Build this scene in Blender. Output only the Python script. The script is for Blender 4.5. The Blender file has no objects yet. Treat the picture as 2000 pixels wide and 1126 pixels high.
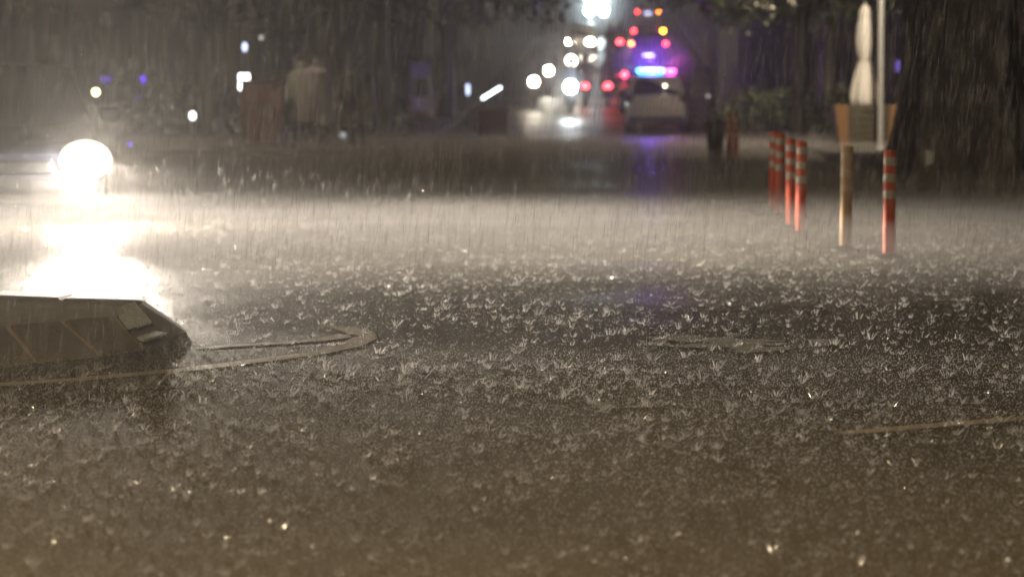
import bpy, math, random
import numpy as np
from mathutils import Vector, Matrix

random.seed(7)
rng = np.random.default_rng(7)
R = math.radians
S = bpy.context.scene
COL = S.collection

# ------------------------------------------------------------------ camera
FPX = 5000.0                      # focal length in photo pixels (2000 wide)
HCAM = 1.12
HORIZON = 184.0
TH = math.atan((563.0 - HORIZON) / FPX)
cam_d = bpy.data.cameras.new('camera')
cam = bpy.data.objects.new('camera', cam_d)
COL.objects.link(cam)
cam.location = (0, 0, HCAM)
cam.rotation_euler = (math.pi / 2 - TH, 0, 0)
cam_d.sensor_width = 36.0
cam_d.lens = 90.0
cam_d.clip_start = 0.1
cam_d.clip_end = 3000.0
cam_d.dof.use_dof = True
cam_d.dof.focus_distance = 10.6
cam_d.dof.aperture_fstop = 3.0
S.camera = cam

# ------------------------------------------------------------------ world: rainy night sky over a lit city
W = bpy.data.worlds.new('World')
S.world = W
W.use_nodes = True
wn = W.node_tree
wn.nodes.clear()
sky = wn.nodes.new('ShaderNodeTexSky')
sky.sky_type = 'NISHITA'
sky.sun_disc = False
sky.sun_elevation = R(38)
sky.sun_rotation = R(200)
tint = wn.nodes.new('ShaderNodeMix'); tint.data_type = 'RGBA'
tint.inputs[0].default_value = 0.93
tint.inputs[7].default_value = (1.0, 0.74, 0.50, 1)      # low cloud lit by the city
wn.links.new(sky.outputs[0], tint.inputs[6])
bg = wn.nodes.new('ShaderNodeBackground'); bg.inputs[1].default_value = 0.008
wo = wn.nodes.new('ShaderNodeOutputWorld')
wn.links.new(tint.outputs[2], bg.inputs[0]); wn.links.new(bg.outputs[0], wo.inputs[0])

# the weak, wide, warm light of the night sky and the assumed street lighting behind the camera
sd = bpy.data.lights.new('sun', 'SUN'); sun = bpy.data.objects.new('sun', sd); COL.objects.link(sun)
sd.energy = 0.30; sd.angle = R(12); sd.color = (1.0, 0.75, 0.44)
sun.rotation_euler = (R(52), 0, R(-20))

S.view_settings.view_transform = 'Standard'
S.view_settings.look = 'None'
S.view_settings.exposure = 0.0
S.view_settings.gamma = 1.0
S.view_settings.use_curve_mapping = False
S.render.engine = 'CYCLES'
cy = S.cycles
cy.use_denoising = True
cy.use_adaptive_sampling = False
cy.max_bounces = 6
cy.diffuse_bounces = 2
cy.glossy_bounces = 3
cy.transmission_bounces = 4
cy.volume_bounces = 1
cy.transparent_max_bounces = 12
cy.sample_clamp_indirect = 4.0
cy.caustics_reflective = False
cy.caustics_refractive = False

# ------------------------------------------------------------------ geometry of the view
def ray(px, py):
    a = (px - 1000.0) / FPX; b = (563.0 - py) / FPX
    f = Vector((0, math.cos(TH), -math.sin(TH))); u = Vector((0, math.sin(TH), math.cos(TH)))
    return f + Vector((a, 0, 0)) + u * b

def at(px, py, d):
    r = ray(px, py); t = d / r.y
    return Vector((0, 0, HCAM)) + r * t

SLOPE0, SLOPE = 73.0, 0.058
def zr(d):
    t = d - SLOPE0
    w = 5.0
    if t < -w: return 0.0
    if t > w: return SLOPE * t
    return SLOPE * (t + w) ** 2 / (4 * w)

def gp(px, py, z=0.0):
    r = ray(px, py); t = (z - HCAM) / r.z
    return Vector((0, 0, HCAM)) + r * t

def axis(c, d):                      # street axis: offset c from the street line at distance d
    return 0.046 * d + c

# ------------------------------------------------------------------ materials
MATS = {}
def mat(name, col, rough=0.5, metal=0.0, spec=0.5, emit=None, es=0.0, var=0.0, scale=6.0, bump=0.0, coat=0.0, sheen=None):
    if name in MATS: return MATS[name]
    m = bpy.data.materials.new(name); m.use_nodes = True
    nt = m.node_tree; b = nt.nodes['Principled BSDF']
    b.inputs['Base Color'].default_value = (*col, 1)
    b.inputs['Roughness'].default_value = rough
    b.inputs['Metallic'].default_value = metal
    b.inputs['Specular IOR Level'].default_value = spec
    b.inputs['Coat Weight'].default_value = coat
    if emit:
        b.inputs['Emission Color'].default_value = (*emit, 1); b.inputs['Emission Strength'].default_value = es
    if var or bump:
        tc = nt.nodes.new('ShaderNodeTexCoord')
        n = nt.nodes.new('ShaderNodeTexNoise'); n.inputs['Scale'].default_value = scale; n.inputs['Detail'].default_value = 6
        nt.links.new(tc.outputs['Object'], n.inputs['Vector'])
        if var:
            mx = nt.nodes.new('ShaderNodeMix'); mx.data_type = 'RGBA'
            mx.inputs[6].default_value = (*[c * (1 - var) for c in col], 1)
            mx.inputs[7].default_value = (*[min(1, c * (1 + var)) for c in col], 1)
            nt.links.new(n.outputs['Fac'], mx.inputs[0]); nt.links.new(mx.outputs[2], b.inputs['Base Color'])
            mr = nt.nodes.new('ShaderNodeMapRange'); mr.inputs[3].default_value = max(0.03, rough - 0.12); mr.inputs[4].default_value = min(1, rough + 0.12)
            nt.links.new(n.outputs['Fac'], mr.inputs[0]); nt.links.new(mr.outputs[0], b.inputs['Roughness'])
        if bump:
            bp = nt.nodes.new('ShaderNodeBump'); bp.inputs['Strength'].default_value = 0.6; bp.inputs['Distance'].default_value = bump
            nt.links.new(n.outputs['Fac'], bp.inputs['Height']); nt.links.new(bp.outputs[0], b.inputs['Normal'])
    MATS[name] = m
    return m

def glow(name, col, s, sample=True):
    if name in MATS: return MATS[name]
    m = mat(name, (0.4, 0.4, 0.4), 0.3, emit=col, es=s)
    if not sample: m.cycles.emission_sampling = 'NONE'
    return m

# wet flooded asphalt: rain-pocked film of water over brown-grey asphalt
def road_material():
    m = bpy.data.materials.new('flooded_asphalt'); m.use_nodes = True
    nt = m.node_tree; b = nt.nodes['Principled BSDF']
    L = nt.links.new
    tc = nt.nodes.new('ShaderNodeTexCoord')
    def noise(scale, detail=4, sx=1, sy=1, rough=0.55):
        mp = nt.nodes.new('ShaderNodeMapping'); mp.inputs['Scale'].default_value = (sx, sy, 1)
        n = nt.nodes.new('ShaderNodeTexNoise'); n.inputs['Scale'].default_value = scale; n.inputs['Detail'].default_value = detail; n.inputs['Roughness'].default_value = rough
        L(tc.outputs['Object'], mp.inputs[0]); L(mp.outputs[0], n.inputs['Vector'])
        return n
    big = noise(0.35, 4, 1, 0.45)
    fine = noise(75, 6, 1, 1, .7)
    ramp = nt.nodes.new('ShaderNodeValToRGB')
    ramp.color_ramp.elements[0].position = 0.32; ramp.color_ramp.elements[0].color = (0.052, 0.042, 0.024, 1)
    ramp.color_ramp.elements[1].position = 0.70; ramp.color_ramp.elements[1].color = (0.098, 0.080, 0.047, 1)
    L(big.outputs['Fac'], ramp.inputs[0])
    mx = nt.nodes.new('ShaderNodeMix'); mx.data_type = 'RGBA'; mx.blend_type = 'MULTIPLY'; mx.inputs[0].default_value = 0.6
    gr = nt.nodes.new('ShaderNodeMapRange'); gr.inputs[1].default_value = 0.3; gr.inputs[2].default_value = 0.7; gr.inputs[3].default_value = 0.1; gr.inputs[4].default_value = 2.1
    L(fine.outputs['Fac'], gr.inputs[0]); L(ramp.outputs[0], mx.inputs[6]); L(gr.outputs[0], mx.inputs[7])
    L(mx.outputs[2], b.inputs['Base Color'])
    # deeper puddles are smoother
    pud = noise(0.55, 3, 0.5, 1.0)
    rr = nt.nodes.new('ShaderNodeMapRange'); rr.inputs[1].default_value = 0.38; rr.inputs[2].default_value = 0.62; rr.inputs[3].default_value = 0.55; rr.inputs[4].default_value = 0.30
    L(pud.outputs['Fac'], rr.inputs[0])
    # standing water lies in the dip of the crossing; the crown of the road nearer than that drains and stays coarse
    sp = nt.nodes.new('ShaderNodeSeparateXYZ'); L(tc.outputs['Object'], sp.inputs[0])
    wb = nt.nodes.new('ShaderNodeMath'); wb.operation = 'MULTIPLY_ADD'; wb.inputs[1].default_value = 5.0
    L(big.outputs['Fac'], wb.inputs[0]); L(sp.outputs['Y'], wb.inputs[2])
    dip = nt.nodes.new('ShaderNodeMapRange'); dip.interpolation_type = 'SMOOTHSTEP'; dip.inputs[1].default_value = 12.5; dip.inputs[2].default_value = 16.5; dip.inputs[3].default_value = 0.95; dip.inputs[4].default_value = 0.0
    L(wb.outputs[0], dip.inputs[0])
    mxr = nt.nodes.new('ShaderNodeMath'); mxr.operation = 'MAXIMUM'; L(dip.outputs[0], mxr.inputs[0]); L(rr.outputs[0], mxr.inputs[1])
    L(mxr.outputs[0], b.inputs['Roughness'])
    b.inputs['IOR'].default_value = 1.33
    b.inputs['Specular IOR Level'].default_value = 0.35
    # rain-chopped surface
    w1 = noise(26, 3); w2 = noise(7, 2)
    v = nt.nodes.new('ShaderNodeTexVoronoi'); v.inputs['Scale'].default_value = 13; L(tc.outputs['Object'], v.inputs['Vector'])
    wv = nt.nodes.new('ShaderNodeMath'); wv.operation = 'SINE'
    ml = nt.nodes.new('ShaderNodeMath'); ml.operation = 'MULTIPLY'; ml.inputs[1].default_value = 40
    L(v.outputs['Distance'], ml.inputs[0]); L(ml.outputs[0], wv.inputs[0])
    a1 = nt.nodes.new('ShaderNodeMath'); a1.operation = 'MULTIPLY_ADD'; a1.inputs[1].default_value = 0.25
    L(wv.outputs[0], a1.inputs[0]); L(w1.outputs['Fac'], a1.inputs[2])
    a3 = nt.nodes.new('ShaderNodeMath'); a3.operation = 'MULTIPLY_ADD'; a3.inputs[1].default_value = 0.9; L(fine.outputs['Fac'], a3.inputs[0]); L(a1.outputs[0], a3.inputs[2])
    a2 = nt.nodes.new('ShaderNodeMath'); a2.operation = 'ADD'; L(a3.outputs[0], a2.inputs[0]); L(w2.outputs['Fac'], a2.inputs[1])
    bp = nt.nodes.new('ShaderNodeBump'); bp.inputs['Strength'].default_value = 0.5; bp.inputs['Distance'].default_value = 0.006
    L(a2.outputs[0], bp.inputs['Height']); L(bp.outputs[0], b.inputs['Normal'])
    return m

M_ROAD = road_material()
M_PAVE = mat('wet_paving', (0.10, 0.09, 0.08), 0.9, spec=.08, var=0.3, scale=9, bump=0.004)
M_KERB = mat('wet_kerb_stone', (0.16, 0.138, 0.105), 0.85, spec=.12, var=0.35, scale=22, bump=0.004)
M_JOINT = mat('pale_mortar', (0.30, 0.24, 0.16), 0.7, var=0.2, scale=30)
M_PAINT = mat('worn_road_paint', (0.32, 0.26, 0.17), 0.6, var=0.8, scale=22, bump=0.002)
M_BARK = mat('wet_bark', (0.050, 0.042, 0.033), 0.6, var=0.45, scale=9, bump=0.02)
M_LEAF = mat('wet_leaf', (0.050, 0.075, 0.026), 0.4, var=0.5, scale=3)
M_LEAFD = mat('dark_wet_leaf', (0.035, 0.052, 0.022), 0.45, var=0.5, scale=2)
M_RED = mat('red_plastic', (0.62, 0.072, 0.012), 0.6, var=0.15, scale=30)
M_BAND = mat('grey_reflective_band', (0.52, 0.47, 0.38), 0.4, var=0.15, scale=60)
M_CREAM = mat('faded_cream_plastic', (0.46, 0.31, 0.17), 0.75, var=0.2, scale=25)
M_CREAMB = mat('pale_cream_band', (0.56, 0.43, 0.28), 0.7, var=0.15, scale=40)
M_BLACK = mat('black_rubber', (0.018, 0.017, 0.016), 0.55, var=0.2, scale=20)
M_STEEL = mat('galvanised_steel', (0.42, 0.41, 0.39), 0.42, metal=0.35, var=0.2, scale=25)
M_DARKMETAL = mat('dark_painted_metal', (0.03, 0.03, 0.032), 0.4, var=0.2, scale=18)
M_CANVAS = mat('cream_canvas', (0.60, 0.57, 0.51), 0.75, var=0.12, scale=12, bump=0.004)
M_WOOD = mat('orange_brown_wood', (0.17, 0.085, 0.03), 0.5, var=0.35, scale=14, bump=0.004)
M_DARKWOOD = mat('dark_stained_wood', (0.055, 0.045, 0.026), 0.5, var=0.35, scale=14, bump=0.004)
M_GLASS = mat('dark_car_glass', (0.012, 0.012, 0.016), 0.06, spec=0.6)
M_TYRE = mat('tyre_rubber', (0.015, 0.015, 0.015), 0.7)
M_RIM = mat('alloy_rim', (0.35, 0.35, 0.36), 0.3, metal=0.8)
M_TRIM = mat('black_trim', (0.02, 0.02, 0.021), 0.45)
M_PLATE = mat('number_plate', (0.6, 0.6, 0.58), 0.4)
M_UNLIT = mat('unlit_tail_lens', (0.10, 0.012, 0.012), 0.15)
M_SILVER = mat('silver_grey_paint', (0.62, 0.61, 0.57), 0.28, coat=0.4, var=0.06, scale=4)
M_NAVY = mat('dark_navy_paint', (0.02, 0.022, 0.03), 0.22, coat=0.6)
M_SKIN = mat('skin', (0.42, 0.24, 0.16), 0.5)

# ------------------------------------------------------------------ mesh builder
class MB:
    def __init__(s): s.v = []; s.f = []
    def add(s, vs, fs):
        o = len(s.v); s.v += [tuple(p) for p in vs]; s.f += [tuple(i + o for i in f) for f in fs]
        return s
    def box(s, c, d, rz=0.0, taper=1.0, bev=0.0):
        x, y, z = d[0] / 2, d[1] / 2, d[2] / 2
        vs = []
        if bev <= 0:
            for k, sz in ((taper, -z), (1.0, z)):
                vs += [(-x * k, -y * k, sz), (x * k, -y * k, sz), (x * k, y * k, sz), (-x * k, y * k, sz)]
            fs = [(0, 3, 2, 1), (4, 5, 6, 7), (0, 1, 5, 4), (1, 2, 6, 5), (2, 3, 7, 6), (3, 0, 4, 7)]
        else:
            b = min(bev, x * .9, y * .9, z * .9)
            rings = [(-z, b), (-z + b, 0), (z - b, 0), (z, b)]
            for zz, i in rings:
                k = taper if zz < 0 else 1.0
                xx, yy = (x * k - i), (y * k - i)
                c2 = b * 0.6
                vs += [(-xx + c2, -yy, zz), (xx - c2, -yy, zz), (xx, -yy + c2, zz), (xx, yy - c2, zz), (xx - c2, yy, zz), (-xx + c2, yy, zz), (-xx, yy - c2, zz), (-xx, -yy + c2, zz)]
            fs = [tuple(range(7, -1, -1)), tuple(range(24, 32))]
            for r in range(3):
                for i in range(8):
                    j = (i + 1) % 8
                    fs.append((r * 8 + i, r * 8 + j, r * 8 + 8 + j, r * 8 + 8 + i))
        cs, sn = math.cos(rz), math.sin(rz)
        return s.add([(c[0] + a * cs - b2 * sn, c[1] + a * sn + b2 * cs, c[2] + h) for a, b2, h in vs], fs)
    def tube(s, pts, rad, n=8, cap=True, wob=0.0):
        pts = [Vector(p) for p in pts]
        if not isinstance(rad, (list, tuple)): rad = [rad] * len(pts)
        vs, fs = [], []
        for i, p in enumerate(pts):
            t = (pts[min(i + 1, len(pts) - 1)] - pts[max(i - 1, 0)]).normalized()
            a = Vector((0, 0, 1)) if abs(t.z) < 0.9 else Vector((1, 0, 0))
            u = t.cross(a).normalized(); w = u.cross(t)
            for k in range(n):
                an = 2 * math.pi * k / n
                rr = rad[i] * (1 + wob * random.uniform(-1, 1))
                vs.append(p + u * math.cos(an) * rr + w * math.sin(an) * rr)
        for i in range(len(pts) - 1):
            for k in range(n):
                j = (k + 1) % n
                fs.append((i * n + k, i * n + j, (i + 1) * n + j, (i + 1) * n + k))
        if cap:
            fs.append(tuple(range(n - 1, -1, -1))); fs.append(tuple(range((len(pts) - 1) * n, len(pts) * n)))
        return s.add(vs, fs)
    def lathe(s, prof, n=16, c=(0, 0, 0), pleat=0.0, np_=8, ax='z'):
        vs, fs = [], []
        for r, z in prof:
            for k in range(n):
                a = 2 * math.pi * k / n
                rr = r * (1 + pleat * math.cos(np_ * a))
                p = (rr * math.cos(a), rr * math.sin(a), z)
                if ax == 'x': p = (p[2], p[0], p[1])
                if ax == 'y': p = (p[0], p[2], p[1])
                vs.append((c[0] + p[0], c[1] + p[1], c[2] + p[2]))
        for i in range(len(prof) - 1):
            for k in range(n):
                j = (k + 1) % n
                fs.append((i * n + k, i * n + j, (i + 1) * n + j, (i + 1) * n + k))
        fs.append(tuple(range(n - 1, -1, -1))); fs.append(tuple(range((len(prof) - 1) * n, len(prof) * n)))
        return s.add(vs, fs)
    def prism(s, poly, z0, z1):
        n = len(poly)
        vs = [(p[0], p[1], z0) for p in poly] + [(p[0], p[1], z1) for p in poly]
        fs = [tuple(range(n - 1, -1, -1)), tuple(range(n, 2 * n))] + [(i, (i + 1) % n, n + (i + 1) % n, n + i) for i in range(n)]
        return s.add(vs, fs)
    def loft(s, secs, cap=True):
        n = len(secs[0]); vs = [p for sec in secs for p in sec]; fs = []
        for i in range(len(secs) - 1):
            for k in range(n):
                j = (k + 1) % n
                fs.append((i * n + k, i * n + j, (i + 1) * n + j, (i + 1) * n + k))
        if cap: fs += [tuple(range(n - 1, -1, -1)), tuple(range((len(secs) - 1) * n, len(secs) * n))]
        return s.add(vs, fs)
    def sphere(s, c, r, n=12, m=8, sc=(1, 1, 1)):
        prof = [(max(1e-4, math.sin(math.pi * i / m)) * r, -math.cos(math.pi * i / m) * r) for i in range(m + 1)]
        o = len(s.v); s.lathe(prof, n, (0, 0, 0))
        for i in range(o, len(s.v)):
            p = s.v[i]; s.v[i] = (c[0] + p[0] * sc[0], c[1] + p[1] * sc[1], c[2] + p[2] * sc[2])
        return s
    def build(s, name, m, parent=None, smooth=True):
        me = bpy.data.meshes.new(name); me.from_pydata(s.v, [], s.f); me.validate(); me.update()
        import bmesh
        bm = bmesh.new(); bm.from_mesh(me); bmesh.ops.recalc_face_normals(bm, faces=bm.faces); bm.to_mesh(me); bm.free()
        if smooth:
            me.polygons.foreach_set('use_smooth', [True] * len(me.polygons))
            try: me.set_sharp_from_angle(angle=R(38))
            except Exception: pass
        me.materials.append(m)
        o = bpy.data.objects.new(name, me); COL.objects.link(o)
        if parent: o.parent = parent
        return o

def empty(name, loc=(0, 0, 0), rz=0.0):
    o = bpy.data.objects.new(name, None); COL.objects.link(o)
    o.location = loc; o.rotation_euler = (0, 0, rz); o.empty_display_size = 0.2
    return o

def tag(o, label, cat, group=None):
    o['label'] = label; o['category'] = cat
    if group: o['group'] = group
    return o

def struct(o, kind='structure', label=None):
    o['kind'] = kind
    if label: o['label'] = label
    return o

def copy_tree(o, parent=None):
    c = o.copy(); COL.objects.link(c)
    if parent: c.parent = parent
    for ch in list(o.children):
        copy_tree(ch, c)
    return c

# ------------------------------------------------------------------ setting: ground, pavements, markings
DS = [-30, 5, 20, 40, 58] + list(np.arange(66, 80, 1.0)) + [80, 100, 150, 220, 300, 420]
def strip(name, xa, xb, d0, d1, dz, m, kerb=0.0):
    ds = [d0] + [d for d in DS if d0 < d < d1] + [d1]
    mb = MB(); vs = []; fs = []
    for d in ds:
        z = zr(d) + dz
        vs += [(xa(d), d, z), (xb(d), d, z)]
    for i in range(len(ds) - 1):
        fs.append((2 * i, 2 * i + 1, 2 * i + 3, 2 * i + 2))
    n = len(vs)
    if kerb:
        vs += [(x, y, z - kerb) for x, y, z in vs]
        for i in range(len(ds) - 1):
            fs += [(2 * i, 2 * i + 2, n + 2 * i + 2, n + 2 * i), (2 * i + 1, n + 2 * i + 1, n + 2 * i + 3, 2 * i + 3)]
        fs += [(0, n, n + 1, 1), (n - 2, n - 1, 2 * n - 1, 2 * n - 2)]
    mb.add(vs, fs)
    return mb.build(name, m, smooth=False)

road = struct(strip('road', lambda d: -160, lambda d: 160, -30, 420, 0.0, M_ROAD), label='flooded wet asphalt road pelted by rain')
pl = struct(strip('pavement', lambda d: -60, lambda d: axis(-5.2, d), 46.5, 400, 0.12, M_PAVE, 0.2), label='wet pavement left of the street')
pr = struct(strip('pavement', lambda d: axis(3.4, d), lambda d: 60, 34.0, 400, 0.13, M_PAVE, 0.2), label='wet pavement right of the street')

# low kerbed slab added in place of a dark reflected strip behind the bollards
mb = MB(); a = gp(1365, 392); b_ = gp(1790, 392); c_ = gp(1860, 352); d_ = gp(1372, 350)
mb.prism([(a.x, a.y), (b_.x, b_.y), (c_.x + .6, c_.y), (d_.x, d_.y)], -0.05, 0.13)
struct(mb.build('pavement', M_KERB), label='low kerbed slab standing in for a dark reflected strip behind the bollards')
# soil bed under the big tree
mb = MB(); a = gp(1770, 432); mb.prism([(a.x, a.y), (a.x + 9, a.y - 1.5), (a.x + 9, a.y + 9), (a.x + .9, a.y + 7)], -0.05, 0.10)
struct(mb.build('ground', mat('wet_soil', (0.035, 0.028, 0.022), 0.6, var=0.4, scale=5, bump=0.02)), label='dark wet soil bed around the big tree')

def puddle(px, py, wpx, hpx, label):
    mb = MB(); pts = []
    for k in range(40):
        a = 2 * math.pi * k / 40
        q = 1 + .16 * math.sin(3 * a + px) + .10 * math.sin(7 * a + py) + .06 * math.sin(13 * a)
        p = gp(px + wpx * .5 * q * math.cos(a), py + hpx * .5 * q * math.sin(a)); pts.append((p.x, p.y, .003))
    mb.add(pts, [tuple(range(40))])
    o = mb.build('puddle', M_PUD, smooth=False); struct(o, label=label)
M_PUD = mat('puddle_painted_sheen', (0.21, 0.205, 0.135), 0.9, var=.3, scale=5)  # pale tone stands in for light reflected off the water
random.seed(5)
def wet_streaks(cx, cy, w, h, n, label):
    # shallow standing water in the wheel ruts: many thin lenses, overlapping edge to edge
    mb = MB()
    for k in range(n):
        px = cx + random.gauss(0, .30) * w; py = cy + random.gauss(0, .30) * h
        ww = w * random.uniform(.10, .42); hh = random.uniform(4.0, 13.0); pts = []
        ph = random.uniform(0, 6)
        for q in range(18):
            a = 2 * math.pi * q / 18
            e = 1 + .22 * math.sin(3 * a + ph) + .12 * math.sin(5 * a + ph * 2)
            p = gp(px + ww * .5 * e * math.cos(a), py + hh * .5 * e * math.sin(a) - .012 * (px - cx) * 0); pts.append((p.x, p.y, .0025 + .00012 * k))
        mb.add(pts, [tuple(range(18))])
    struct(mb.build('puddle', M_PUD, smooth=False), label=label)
wet_streaks(1430, 670, 300, 26, 16, 'streaks of standing water with a painted pale greenish reflection right of centre')
wet_streaks(1210, 790, 130, 12, 5, 'small streaks of water with a painted grey reflection below the greenish ones')
wet_streaks(1350, 458, 440, 16, 12, 'long streaks of water with a painted pale reflection left of the bollard feet')
wet_streaks(1420, 512, 640, 22, 16, 'wide streaks of water with a painted pale reflection in front of the bollards')

def paint(pts, widths, name='lane_marking'):
    mb = MB(); L, Rr = [], []
    P = [gp(*p) for p in pts]
    for i, p in enumerate(P):
        t = (P[min(i + 1, len(P) - 1)] - P[max(i - 1, 0)]).normalized(); n = Vector((-t.y, t.x, 0))
        w = widths[i] / 2
        L.append(p + n * w); Rr.append(p - n * w)
    vs = []
    for l, r in zip(L, Rr): vs += [(l.x, l.y, 0.004), (r.x, r.y, 0.004)]
    mb.add(vs, [(2 * i, 2 * i + 1, 2 * i + 3, 2 * i + 2) for i in range(len(P) - 1)])
    o = mb.build(name, M_PAINT, smooth=False); o['kind'] = 'structure'
    return o
paint([(-60, 757), (0, 752), (150, 742), (350, 724), (500, 706), (620, 690), (680, 677), (712, 662), (706, 652), (672, 641), (630, 637)],
      [.11, .11, .11, .11, .11, .10, .11, .12, .13, .12, .06])['label'] = 'worn pale line looping round the island nose'
paint([(385, 681), (450, 676), (540, 671), (620, 665), (668, 658), (690, 655)], [.05, .09, .10, .10, .14, .18])['label'] = 'inner pale line of the island nose'
paint([(1640, 847), (1700, 843), (1800, 834), (1900, 826), (2060, 812)], [.05, .085, .09, .09, .09])['label'] = 'thin pale lane line at the right'

# ------------------------------------------------------------------ traffic island of kerb stones, front left
def island():
    root = empty('traffic_island', gp(150, 690))
    tag(root, 'low dark traffic island of sloped kerb stones with a wet glint painted on its nose', 'traffic island')
    o = root.location
    H = 0.10
    base = [gp(-140, 730), gp(-20, 719), gp(70, 709), gp(196, 696), gp(281, 684)]
    ridge = [gp(-220, 652, H), gp(-60, 645, H), gp(14, 640, H), gp(120, 630, H), gp(226, 621, H)]
    tip = gp(366, 656); tipf = gp(352, 640)
    r_end = gp(262, 607, H); far_end = gp(279, 590, H); far0 = gp(-60, 579, H); farm = gp(120, 586, H)
    rel = lambda p: (p.x - o.x, p.y - o.y, p.z - o.z)
    # top slab
    mb = MB()
    top = [ridge[0], ridge[1], ridge[2], ridge[3], ridge[4], r_end, far_end, farm, far0]
    vs = [rel(p) for p in top] + [rel(Vector((p.x, p.y, -0.03))) for p in top]
    n = len(top)
    mb.add(vs, [tuple(range(n)), tuple(range(2 * n - 1, n - 1, -1))] + [(i, (i + 1) % n, n + (i + 1) % n, n + i) for i in range(n)])
    mb.build('top_slab', mat('dark_wet_slab', (.20, .175, .13), 1.0, spec=0, var=.4, scale=12), root, False)
    def stone(b0, b1, r0, r1, name='kerb_stone', m=M_KERB, gap=0.012):
        # one sloped stone, inset a little from its neighbours so the joint shows
        def lerp(p, q, t): return p + (q - p) * t
        lb = gap / max(1e-3, (b1 - b0).length); lr = gap / max(1e-3, (r1 - r0).length)
        B0, B1, R0, R1 = lerp(b0, b1, lb), lerp(b0, b1, 1 - lb), lerp(r0, r1, lr), lerp(r0, r1, 1 - lr)
        U = Vector((0, 0, .012 + random.uniform(0, .004)))
        quad = [B0, B1, R1, R0]
        mid = [lerp(q, (B0 + B1 + R0 + R1) / 4, .05) + U for q in quad]
        low = [Vector((q.x, q.y, -0.04)) for q in quad]
        k = MB().add([rel(q) for q in low] + [rel(q) for q in quad] + [rel(q) for q in mid],
                     [(3, 2, 1, 0), (8, 9, 10, 11)] + [(i, (i + 1) % 4, 4 + (i + 1) % 4, 4 + i) for i in range(4)] + [(4 + i, 4 + (i + 1) % 4, 8 + (i + 1) % 4, 8 + i) for i in range(4)])
        return k.build(name, m, root, False)
    for i in range(4): stone(base[i], base[i + 1], ridge[i], ridge[i + 1])
    # mortar bed seen in the joints
    mb = MB()
    for i in range(4):
        mb.add([rel(base[i] + Vector((0, 0, .002))), rel(base[i + 1] + Vector((0, 0, .002))), rel(ridge[i + 1] + Vector((0, 0, .004))), rel(ridge[i] + Vector((0, 0, .004)))], [(0, 1, 2, 3)])
    mb.build('mortar', M_JOINT, root, False)
    # nose stones
    nose_b = gp(330, 671)
    stone(base[4], nose_b, ridge[4], r_end, gap=0.008)
    stone(nose_b, tip, r_end, gp(275, 599, H), gap=0.006)
    stone(tip, tipf, gp(275, 599, H), far_end, gap=0.006)
    far_b = gp(150, 577)
    stone(tipf, far_b, far_end, farm, gap=0.008)
    stone(far_b, gp(-60, 570), farm, far0, gap=0.008)
    # added plates, the wet headlight glint put into their pale colour, split by a groove
    M_PL = mat('painted_glint_sheet', (0.93, 0.93, 0.70), 0.24, coat=.6, var=0.25, scale=45, bump=0.004)
    def q(s, t):       # s along the nose, t from base up
        p0 = base[4] + (nose_b - base[4]) * s; p1 = ridge[4] + (r_end - ridge[4]) * s
        return p0 + (p1 - p0) * t + Vector((0, 0, .018 + .035 * max(t, 0)))
    for (s0, s1, t0, t1) in ((.06, .94, .03, .42), (.30, .96, .45, .97), (-.10, .26, .48, .80)):
        P = [q(s0, t0), q(s1, t0), q(s1, t1), q(s0, t1)]
        if t0 < .1: P = [Vector((p.x, p.y, .040 + .07 * (p.x - min(k_.x for k_ in P)))) for p in P]      # the lower plate is laid level to mirror the headlight
        k = MB().add([rel(p) for p in P] + [rel(p - Vector((0, 0, .01))) for p in P], [(0, 1, 2, 3), (7, 6, 5, 4)] + [(i, 4 + i, 4 + (i + 1) % 4, (i + 1) % 4) for i in range(4)])
        k.build('glint_plate', M_PL, root, False)
island()

# ------------------------------------------------------------------ bollards
def bollard_proto(name, m1, m2):
    r = empty(name)
    MB().lathe([(.043, .02), (.043, .735), (.038, .748), (.018, .752)], 14).build('tube', m1, r)
    MB().lathe([(.10, .0), (.10, .012), (.06, .03), (.042, .04)], 16).build('base_flange', M_BLACK, r)
    for z in (.675, .56, .445):
        MB().lathe([(.044, z - .028), (.0448, z - .026), (.0448, z + .026), (.044, z + .028)], 14).build('reflective_band', m2, r)
    return r
b0 = bollard_proto('bollard', M_RED, M_BAND)
spots = [((1736, 505), 'nearest red bollard with three grey bands, right of the cream one', 0.985, 0.0),
         ((1563, 460), 'red and white bollard nearer and brighter of the middle pair', 1.0, 0.01),
         ((1545, 447), 'dimmer red and white bollard tucked behind the brighter middle one', 1.0, -0.01),
         ((1521, 425), 'red banded bollard at the right of the leaning far pair', 1.02, 0.02),
         ((1509, 413), 'farther red banded bollard at the left of the leaning far pair', 1.02, 0.03),
         ((1437, 322), 'farthest red and orange bollard, right one of the two by the black bin', 1.05, -0.02),
         ((1424, 318), 'farthest red and orange bollard, touching the black bin', 1.05, 0.0)]
for i, (p, lab, sc, tilt) in enumerate(spots):
    o = b0 if i == 0 else copy_tree(b0)
    o.location = gp(*p); o.scale = (sc,) * 3; o.rotation_euler = (0, tilt, 0.2 * i)
    tag(o, lab, 'bollard', 'flexible bollards along the kerb')
b1 = bollard_proto('bollard', M_CREAM, M_CREAMB)
b1.location = gp(1651, 490); b1.rotation_euler = (0, 0.012, 0.4)
tag(b1, 'faded cream bollard standing between the red ones', 'bollard', 'flexible bollards along the kerb')

# black tapered bin beside the farthest bollard
r = empty('litter_bin', gp(1397, 320)); tag(r, 'black tapered litter bin left of the farthest bollard', 'bin')
MB().lathe([(.10, 0), (.13, .3), (.155, .60), (.165, .62), (.165, .66)], 14).build('bin_body', M_BLACK, r)
MB().lathe([(.168, .66), (.16, .70), (.08, .73)], 14).build('lid', M_DARKMETAL, r)

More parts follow.
